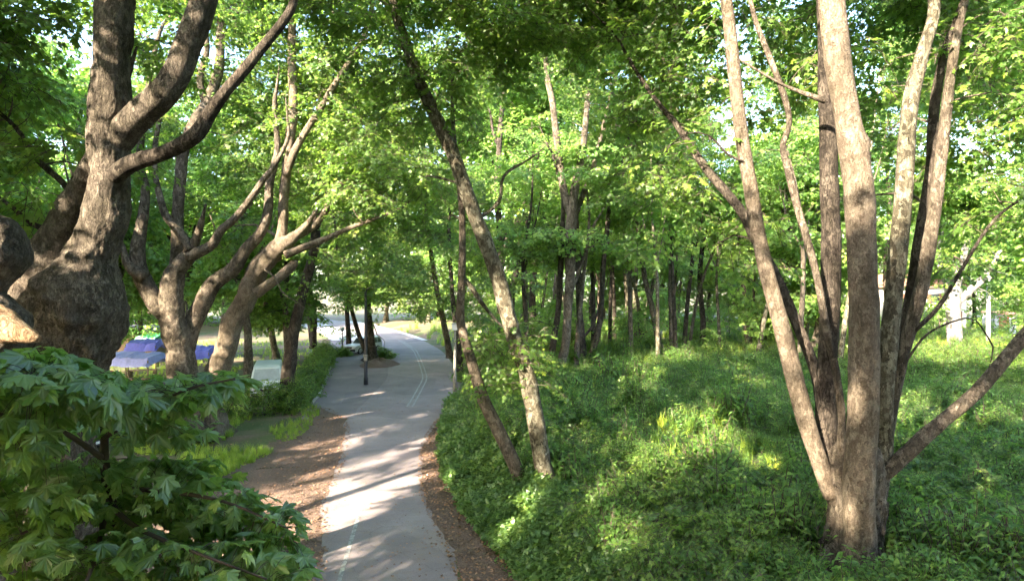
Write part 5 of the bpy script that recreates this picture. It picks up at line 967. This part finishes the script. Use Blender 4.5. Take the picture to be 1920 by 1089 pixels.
q = G(642, 664); t = thing('street_lamp', 'small globe lamp post beside the parked off-road car', 'street lamp', q)
m = MB(); m.lathe((0, 0, 0), [(.1, 0), (.08, .3), (.06, 2.4)], 10); m.build('pole', M['black_metal'], t, True)
m = MB(); m.lathe((0, 0, 2.4), [(.08, 0), (.2, .1), (.25, .25), (.2, .4), (.08, .5)], 12); m.build('globe', M['lantern'], t, True)
q = P(1853, 620, 66); q.z = tree_z(q.x, q.y); t = thing('utility_pole', 'pale concrete pole right of the whitewashed tree', 'pole', q)
m = MB(); m.lathe((0, 0, -.2), [(.22, 0), (.2, 3), (.16, 7.4)], 10); m.build('shaft', M['concrete'], t, True); m = MB(); m.box((0, 0, 7.0), (1.4, .1, .12)); m.build('crossarm', M['grey_metal'], t)
qa = q + Vector((0, 0, 7.1)); qb = P(840, 530, 58); pts = [qa.lerp(qb, k / 16) - Vector((0, 0, 1.0 * (1 - (2 * k / 16 - 1) ** 2))) for k in range(17)]
m = MB(); m.tube([p - qa for p in pts], [.02] * 17, 5); tag(m.build('overhead_cable', M['black_metal'], None, loc=qa), 'thin overhead cable sagging across the clearing', 'cable')

# ------------------------------------------------------------------ vehicles
M['car_white'] = simple('white_car_paint', (.62, .64, .66), .3, var=.04, scale=2); M['van_paint'] = simple('pale_van_paint', (.46, .52, .48), .4, var=.08); M['car_silver'] = simple('silver_car_paint', (.42, .44, .46), .3, metal=.3, var=.05); M['glass'] = simple('car_glass', (.03, .04, .045), .08, var=.2); M['glass_sky_sheen'] = simple('windscreen_sky_sheen', (.28, .33, .33), .12, var=.15); M['tyre'] = simple('tyre_rubber', (.02, .02, .02), .85); M['rim'] = simple('wheel_rim', (.45, .45, .46), .35, metal=.8); M['black_plastic'] = simple('black_plastic', (.025, .025, .028), .6); M['lens'] = simple('headlamp_lens', (.7, .72, .75), .1); M['red_lens'] = simple('tail_lamp', (.4, .02, .02), .2); M['plate'] = simple('number_plate', (.75, .75, .7), .5)  # the pale windscreen colour stands in for sky reflected in the glass
def car(name, label, loc, rz, paint, L, Wd, H, hood, box=False):
    """front towards -x"""
    t = thing(name, label, 'car' if not box else 'van', loc, rz=rz); g0 = .28; hw = Wd / 2; belt = H * .58; xf = -L / 2; xr = L / 2
    if box: prof = [(xf + .05, g0), (xf, .55), (xf + .05, .95), (xf + .55, 1.2), (xf + 1.15, H - .12), (xf + 1.5, H), (xr - .2, H), (xr, H - .15), (xr, .5), (xr - .05, g0)]
    else: prof = [(xf + .05, g0), (xf, .5), (xf + .03, .78), (xf + .2, belt * .97), (xf + hood, belt + .04), (xf + hood + .6, H - .08), (xf + hood + .95, H), (xr - .5, H), (xr - .15, H - .1), (xr, belt), (xr, .5), (xr - .05, g0)]
    n = len(prof); vs = []
    for s, ins in ((-1, .0), (1, .0)):
        for (x, z) in prof:
            tum = .16 * max(0, (z - belt) / (H - belt)) if z > belt else 0
            vs.append((x, s * (hw - tum - (.06 if z < .4 else 0)), z))
    fs = [tuple(range(n)), tuple(range(2 * n - 1, n - 1, -1))] + [(i, n + i, n + (i + 1) % n, (i + 1) % n) for i in range(n)]
    o = MB().add(vs, fs).build('body', paint, t); bv = o.modifiers.new('b', 'BEVEL'); bv.width = .06; bv.segments = 2; bv.limit_method = 'ANGLE'; bv.angle_limit = R(25)
    for s in (-1, 1):
        y0 = s * (hw - .012)
        if box: wins = [[(xf + .75, 1.25), (xf + 1.6, 1.25), (xf + 1.6, H - .28), (xf + 1.2, H - .28)], [(xf + 1.75, 1.3), (xr - .4, 1.3), (xr - .4, H - .3), (xf + 1.75, H - .3)]]
        else: a = xf + hood; wins = [[(a + .3, belt + .06), (a + 1.15, belt + .06), (a + 1.15, H - .12), (a + .72, H - .12)], [(a + 1.23, belt + .06), (xr - .85, belt + .06), (xr - .85, H - .12), (a + 1.23, H - .12)], [(xr - .77, belt + .06), (xr - .2, belt + .06), (xr - .33, H - .14), (xr - .77, H - .12)]]
        for w in wins:
            v2 = []
            for off in (.012, -.02):
                for (x, z) in w: v2.append((x, s * (hw - .16 * max(0, (z - belt) / (H - belt)) + off), z))
            MB().add(v2, [(0, 1, 2, 3), (4, 7, 6, 5)] + [(i, 4 + i, 4 + (i + 1) % 4, (i + 1) % 4) for i in range(4)]).build('window', M['glass'], t)
        for xw in (xf + .8, xr - .75):
            m = MB(); r = .36 if not box else .34
            wv = [(r * .75, -.11), (r * .97, -.1), (r, -.05), (r, .05), (r * .97, .1), (r * .75, .11)]; k = 20; vv = []; ff = []
            for (rr, yy) in wv:
                for j in range(k): a_ = 6.283 * j / k; vv.append((xw + rr * math.cos(a_), s * (hw - .09) + yy, r + rr * math.sin(a_)))
            for i in range(5):
                for j in range(k): ff.append((i * k + j, i * k + (j + 1) % k, (i + 1) * k + (j + 1) % k, (i + 1) * k + j))
            wheel = MB().add(vv, ff).build('wheel', M['tyre'], t, True)
            m = MB(); vv = [(xw, s * (hw - .0), r)]
            for j in range(k): a_ = 6.283 * j / k; rr = r * .74; vv.append((xw + rr * math.cos(a_), s * (hw - .03), r + rr * math.sin(a_)))
            MB().add(vv, [(0, 1 + j, 1 + (j + 1) % k) for j in range(k)]).build('rim', M['rim'], wheel)
        zl = .74 if not box else .85
        MB().box((xf + .035, s * (hw - .3), zl), (.09, .34, .18), ch=.03).build('headlight', M['lens'], t)
        MB().box((xr - .02, s * (hw - .14), .95), (.09, .2, .3), ch=.03).build('tail_light', M['red_lens'], t)
        MB().box((xf + hood + .35 if not box else xf + .75, s * (hw + .1), belt + .1 if not box else 1.35), (.12, .2, .15), ch=.03).build('mirror', M['black_plastic'], t)
    if box: a, b_ = (xf + .55, 1.2), (xf + 1.15, H - .12)
    else: a, b_ = (xf + hood, belt + .04), (xf + hood + .6, H - .08)
    nx, nz = -(b_[1] - a[1]), (b_[0] - a[0]); l = math.hypot(nx, nz); nx, nz = nx / l * .012, nz / l * .012; p0 = (a[0] * .92 + b_[0] * .08, a[1] * .92 + b_[1] * .08); p1 = (a[0] * .08 + b_[0] * .92, a[1] * .08 + b_[1] * .92); v2 = []
    for off in (1, -1.5):
        for (p_, w_) in ((p0, hw - .13), (p0, -hw + .13), (p1, -hw + .24), (p1, hw - .24)): v2.append((p_[0] + nx * off, w_, p_[1] + nz * off))
    MB().add(v2, [(0, 1, 2, 3), (4, 7, 6, 5)] + [(i, 4 + i, 4 + (i + 1) % 4, (i + 1) % 4) for i in range(4)]).build('windscreen', M['glass'] if not box else M['glass_sky_sheen'], t)
    MB().box((xf + .0, 0, .45), (.16, Wd * .94, .26), ch=.05).build('bumper', M['black_plastic'], t)
    MB().box((xf + .025, 0, .72), (.08, Wd * .42, .2), ch=.02).build('grille', M['black_plastic'], t)
    MB().box((xf - .085, 0, .47), (.02, .5, .11)).build('number_plate', M['plate'], t)
    return t
q = G(674, 663); car('parked_car', 'white off-road car parked at the end of the driveway', q + Vector((.1, 1.2, .004)), R(62), M['car_white'], 4.4, 1.8, 1.7, 1.35)
q = G(498, 772); car('parked_van', 'pale van parked facing out behind the hedge', Vector((P(500, 700, 42.2).x, 42.4, 0)), R(109), M['van_paint'], 4.9, 1.95, 2.15, 1.0, True)
q = G(110, 850); car('parked_car', 'silver car glimpsed beneath the near leafy branches', Vector((q.x - .5, q.y + .5, 0)), R(165), M['car_silver'], 4.3, 1.75, 1.5, 1.25)

# ------------------------------------------------------------------ market stalls under tarpaulins
M['wood'] = simple('weathered_wood', (.2, .14, .09), .85, var=.3, scale=8, bump=.3)
def tarpm(n, c): return simple(n, c, .45, var=.18, scale=5)
M['blue'] = tarpm('blue_tarpaulin', (.16, .18, .68)); M['blue2'] = tarpm('pale_blue_tarpaulin', (.34, .38, .80)); M['green'] = tarpm('green_tarpaulin', (.10, .45, .25)); M['roof'] = simple('corrugated_roof', (.12, .12, .12), .7, var=.3); M['red'] = simple('red_crate', (.5, .05, .05), .5); M['cream'] = simple('cream_board', (.6, .5, .35), .7)
def stall(label, loc, w, dp, h, tarp, rz=0, ridge=True):
    t = thing('market_stall', label, 'market stall', loc, rz=rz)
    for sx in (-1, 1):
        for sy in (-1, 1): MB().tube([(sx * w / 2 * .96, sy * dp / 2 * .94, 0), (sx * w / 2 * .96, sy * dp / 2 * .94, h * .96)], [.05, .05], 8).build('post', M['wood'], t)
    m = MB(); NX, NY = 14, 10; vs = []; fs = []
    for j in range(NY + 1):
        for i in range(NX + 1):
            u = i / NX * 2 - 1; v = j / NY * 2 - 1; z = h + (.38 * (1 - abs(v)) if ridge else .25 * v) - .10 * (1 - (abs(u * 2) % 1 - .5) ** 2 * 4) * (1 - abs(v)) + .14 * noise.noise((u * 3, v * 3, h)) + .06 * noise.noise((u * 9, v * 5, h)) - (.5 if abs(v) > .99 or abs(u) > .99 else 0)
            vs.append((u * w / 2 * (1.06 if abs(u) > .99 else 1.1), v * dp / 2 * (1.08 if abs(v) > .99 else 1.12), z))
    for j in range(NY):
        for i in range(NX): a = j * (NX + 1) + i; fs.append((a, a + 1, a + NX + 2, a + NX + 1))
    o = m.add(vs, fs).build('tarpaulin', tarp, t, False); sm = o.modifiers.new('t', 'SOLIDIFY'); sm.thickness = .01
    MB().box((0, -dp * .3, .85), (w * .9, .7, .06), ch=.01).build('counter', M['wood'], t)
    for sx in (-1, 1): MB().box((sx * w * .4, -dp * .3, .41), (.06, .6, .82)).build('trestle', M['wood'], t)
    return t
q = P(258, 700, 45); stall('market stall under a bright blue tarpaulin left of the forked plane', (q.x, 45, 0), 3.8, 2.8, 2.3, M['blue2'], R(-8))
q = P(268, 700, 49); stall('second blue tarpaulin stall just behind the front one', (q.x, 49.5, 0), 2.2, 2.4, 2.85, M['blue'], R(10))
q = P(380, 700, 48); stall('small blue tarpaulin stall right of the forked plane trunk', (q.x, 48, 0), 1.7, 2.0, 2.45, M['blue'], R(4))
q = P(288, 650, 58); stall('green tarpaulin stall behind the blue ones', (q.x, 58, 0), 2.0, 2.6, 2.6, M['green'], R(-5))
q = P(268, 640, 63); t = thing('shed', 'dark shed with low corrugated roof behind the stalls', 'shed', (q.x, 63, 0))
MB().box((0, 0, 1.4), (3.4, 3, 2.8)).build('wall', M['wood'], t); m = MB()
for k in range(24): m.box((-2 + k * .17, 0, 3.0 + (.02 if k % 2 else 0)), (.171, 3.8, .05), rx=R(8))
m.build('roof', M['roof'], t); MB().box((.3, -1.52, 1.05), (.9, .06, 2.1)).build('door', M['cream'], t)
q = P(212, 668, 44); t = thing('crate', 'red crate with white goods beside the front blue stall', 'crate', (q.x, 43.5, 0)); m = MB()
MB().box((0, 0, .55), (.7, .5, 1.1)).build('stand', M['cream'], t); MB().box((0, 0, 1.3), (.5, .4, .4), ch=.03).build('box', M['red'], t)

# ------------------------------------------------------------------ house and kiosk glimpsed at right
M['plaster'] = simple('white_plaster', (.55, .53, .50), .85, var=.08, scale=2); M['tiles'] = simple('terracotta_roof', (.24, .13, .09), .8, var=.25, scale=10); M['shutter'] = simple('brown_shutter', (.12, .06, .035), .7); M['kiosk'] = simple('red_board', (.45, .10, .06), .6)
hx = P(1735, 570, 100).x; t = thing('house', 'white plastered house glimpsed between trunks behind the whitewashed tree', 'house', (hx, 100, tree_z(hx, 100)))
MB().box((0, 4, 3.2), (13, 8, 6.4)).build('wall', M['plaster'], t)
m = MB(); m.add([(-7, -.6, 6.4), (7, -.6, 6.4), (7, 8.6, 6.4), (-7, 8.6, 6.4), (-5, 4, 8.6), (5, 4, 8.6)], [(0, 1, 5, 4), (1, 2, 5), (2, 3, 4, 5), (3, 0, 4), (0, 3, 2, 1)]); rf = m.build('roof', M['tiles'], t); MB().box((2.5, 5, 8.6), (.7, .7, 1.6)).build('chimney', M['plaster'], rf)
for z in (1.9, 4.7):
    for k in range(4):
        x = -4.6 + k * 3.05; w = MB().box((x, -.03, z), (1.2, .1, 1.5)).build('window', M['glass'], t)
        for s in (-1, 1): MB().box((x + s * .95, -.05, z), (.62, .08, 1.55)).build('shutter', M['shutter'], w)
        MB().box((x, -.08, z - .82), (1.5, .22, .1)).build('sill', M['plaster'], w)
kx = P(1886, 600, 85); t = thing('kiosk', 'small white hut with red door at the right edge', 'kiosk', (kx.x, 85, tree_z(kx.x, 85)))
MB().box((0, 1.2, 1.3), (2.8, 2.4, 2.6)).build('wall', M['plaster'], t); MB().box((-.25, -.04, 1.15), (1.3, .08, 2.1)).build('door', M['kiosk'], t); MB().box((.95, -.04, 1.5), (.5, .08, .9)).build('window', M['glass'], t)
MB().box((0, 1.1, 2.72), (3.3, 3.0, .16), rx=R(5)).build('roof', M['tiles'], t)

# ------------------------------------------------------------------ near tree: large leaves below the camera on the left
ft = thing('near_plane_tree', 'young plane tree with large dark leaves filling the lower left', 'tree', (-4.3, 7.2, 0)); fb = Vector((-4.3, 7.2, 0))
fsk = []
def fstem(pts, name):
    o, p, r = stem_obj(name, pts, fb, M['twig'], ft, sides=8, step=.12, lump=.06); fsk.extend([tuple(q) for q in p])
top = P(195, 800, 6.3)
fstem([(Vector((-4.3, 7.2, -.1)), .11), (Vector((-4.2, 7.0, 2.2)), .085), (Vector((-4.1, 6.7, 4.2)), .065), (P(200, 900, 6.3), .045), (top, .035), (P(185, 730, 6.1), .02)], 'trunk')
for rows in [[(195, 860, 6.3, .03), (120, 810, 5.6, .022), (50, 790, 5.0, .014), (-60, 760, 4.6, .01)], [(196, 820, 6.3, .03), (270, 770, 5.8, .02), (350, 730, 5.4, .013), (440, 710, 5.2, .008)], [(195, 800, 6.3, .025), (130, 740, 5.3, .016), (60, 700, 4.6, .01)], [(200, 920, 6.4, .03), (300, 920, 6.0, .022), (420, 940, 5.8, .014), (540, 990, 5.7, .008)], [(200, 940, 6.4, .03), (260, 990, 5.6, .02), (380, 1040, 5.3, .012), (500, 1085, 5.2, .008)], [(200, 960, 6.4, .03), (120, 970, 5.6, .02), (40, 1000, 5.2, .012)], [(198, 960, 6.4, .03), (180, 1040, 5.3, .02), (150, 1120, 4.9, .012)]]:
    fstem([(P(a, b_, d_), r) for a, b_, d_, r in rows], 'branch')
lv, lf = leaf_geo('hero')
leaves = []
# (px,py,d, rx px, ry px, rd, n)
zones = [(70, 670, 5.2, 110, 22, .6, 50), (60, 715, 4.9, 130, 50, .8, 120), (190, 735, 5.3, 110, 42, .8, 110), (320, 730, 5.7, 100, 34, .7, 80), (410, 715, 6.0, 60, 22, .5, 34), (30, 800, 5.0, 90, 60, .7, 70), (300, 800, 6.4, 120, 36, .6, 60), (150, 790, 6.4, 140, 30, .5, 40), (60, 930, 5.9, 140, 80, .9, 150), (230, 920, 6.3, 150, 70, .8, 150), (380, 940, 6.3, 110, 70, .7, 110), (480, 990, 6.1, 85, 65, .6, 80), (70, 1050, 5.6, 150, 70, .8, 130), (250, 1050, 5.8, 150, 70, .8, 140), (420, 1060, 5.8, 130, 60, .7, 110), (530, 1065, 5.8, 60, 45, .5, 40), (330, 870, 6.6, 90, 30, .4, 36), (120, 870, 6.6, 120, 30, .5, 40), (100, 1150, 5.2, 220, 60, .7, 100), (400, 1140, 5.4, 180, 50, .7, 80), (-120, 900, 5.4, 100, 200, .8, 120)]
for (zx, zy, zd, rx, ry, rd, n) in zones:
    for k in range(int(n * 1.4)):
        while True:
            u = RNG.uniform(-1, 1, 3)
            if (u * u).sum() < 1: break
        p = P(zx + u[0] * rx, zy + u[1] * ry, zd + u[2] * rd); leaves.append(p)
ctr = Vector((-4.0, 6.8, 5.6)); fa = np.array(fsk); LM = []; petm = MB()
for p in leaves:
    j = int(np.argmin(np.linalg.norm(fa - np.array(p), axis=1))); a = Vector(fa[j]); out = (p - a); out.z = 0
    if out.length < .02: out = Vector((1, 0, 0))
    yaw = math.atan2(-out.x, out.y) + RNG.normal(0, .55)
    if RNG.uniform() < .35: yaw = R(-95) + RNG.normal(0, .6)
    s = RNG.uniform(.10, .24)
    pitch = R(-26) + RNG.normal(0, .32); roll = RNG.normal(0, .32)
    LM.append((Matrix.Translation(p) @ Euler((pitch, roll, yaw), 'XYZ').to_matrix().to_4x4() @ Matrix.Diagonal((s, s, s, 1)), p))
    a2 = p + (a - p) * min(1, .16 / max((a - p).length, .01)); q0 = a2.lerp(p, .5) + Vector((0, 0, .015)); petm.tube([a2 - fb, q0 - fb, p - fb], [.0028, .0024, .002], 3, cap=False)
petm.build('petioles', M['twig'], ft)['kind'] = 'stuff'
# choose the 300 that show largest: coarse visibility grid
pp = np.array([tuple(m_[1]) for m_ in LM]); pxs, pys, dd = proj(pp); order = np.argsort(dd); seen = {}; chosen = []
for i in order:
    if not (-20 < pxs[i] < 640 and 600 < pys[i] < 1095): continue
    c = (int(pxs[i] // 26), int(pys[i] // 22))
    if seen.get(c, 0) < 1: seen[c] = seen.get(c, 0) + 1; chosen.append(i)
    if len(chosen) >= 300: break
cs = set(chosen); meshes = []
for v in range(8):
    rng = random.Random(v); q = lv.copy(); q[:, 2] += np.array([rng.uniform(-.05, .05) for _ in q]) - .35 * rng.uniform(-.6, 1) * q[:, 0] ** 2 - .3 * rng.uniform(-.3, 1) * q[:, 1] ** 2 + .15 * rng.uniform(-1, 1) * q[:, 0]; q[:, 0] *= rng.uniform(.8, 1.12)
    me = bpy.data.meshes.new('leaf'); me.from_pydata([tuple(a) for a in q], [], lf); me.materials.append(M['leaf_hero']); at_ = me.attributes.new('lco', 'FLOAT_VECTOR', 'POINT'); at_.data.foreach_set('vector', lv.astype(np.float32).ravel()); me.update(); meshes.append((me, q))
rest = MB(); rv = []; nrest = 0
for i, (mx, p) in enumerate(LM):
    me, q = meshes[i % 8]
    if i in cs:
        o = bpy.data.objects.new('leaf', me); COL.objects.link(o); o.parent = ft; o.matrix_basis = Matrix.Translation(-fb) @ mx
    else:
        rest.add([mx @ Vector(a) - fb for a in q], lf); rv += [RNG.uniform()] * len(lf); nrest += 1
o = rest.build('crown', M['leaf_hero'], ft); o['kind'] = 'stuff'; at_ = o.data.attributes.new('lco', 'FLOAT_VECTOR', 'POINT'); at_.data.foreach_set('vector', np.tile(lv.astype(np.float32).ravel(), nrest)); a = o.data.attributes.new('rnd', 'FLOAT', 'FACE'); a.data.foreach_set('value', rv)
print('sprays', NSPRAY[0], 'near leaves', len(LM), 'chosen', len(chosen))
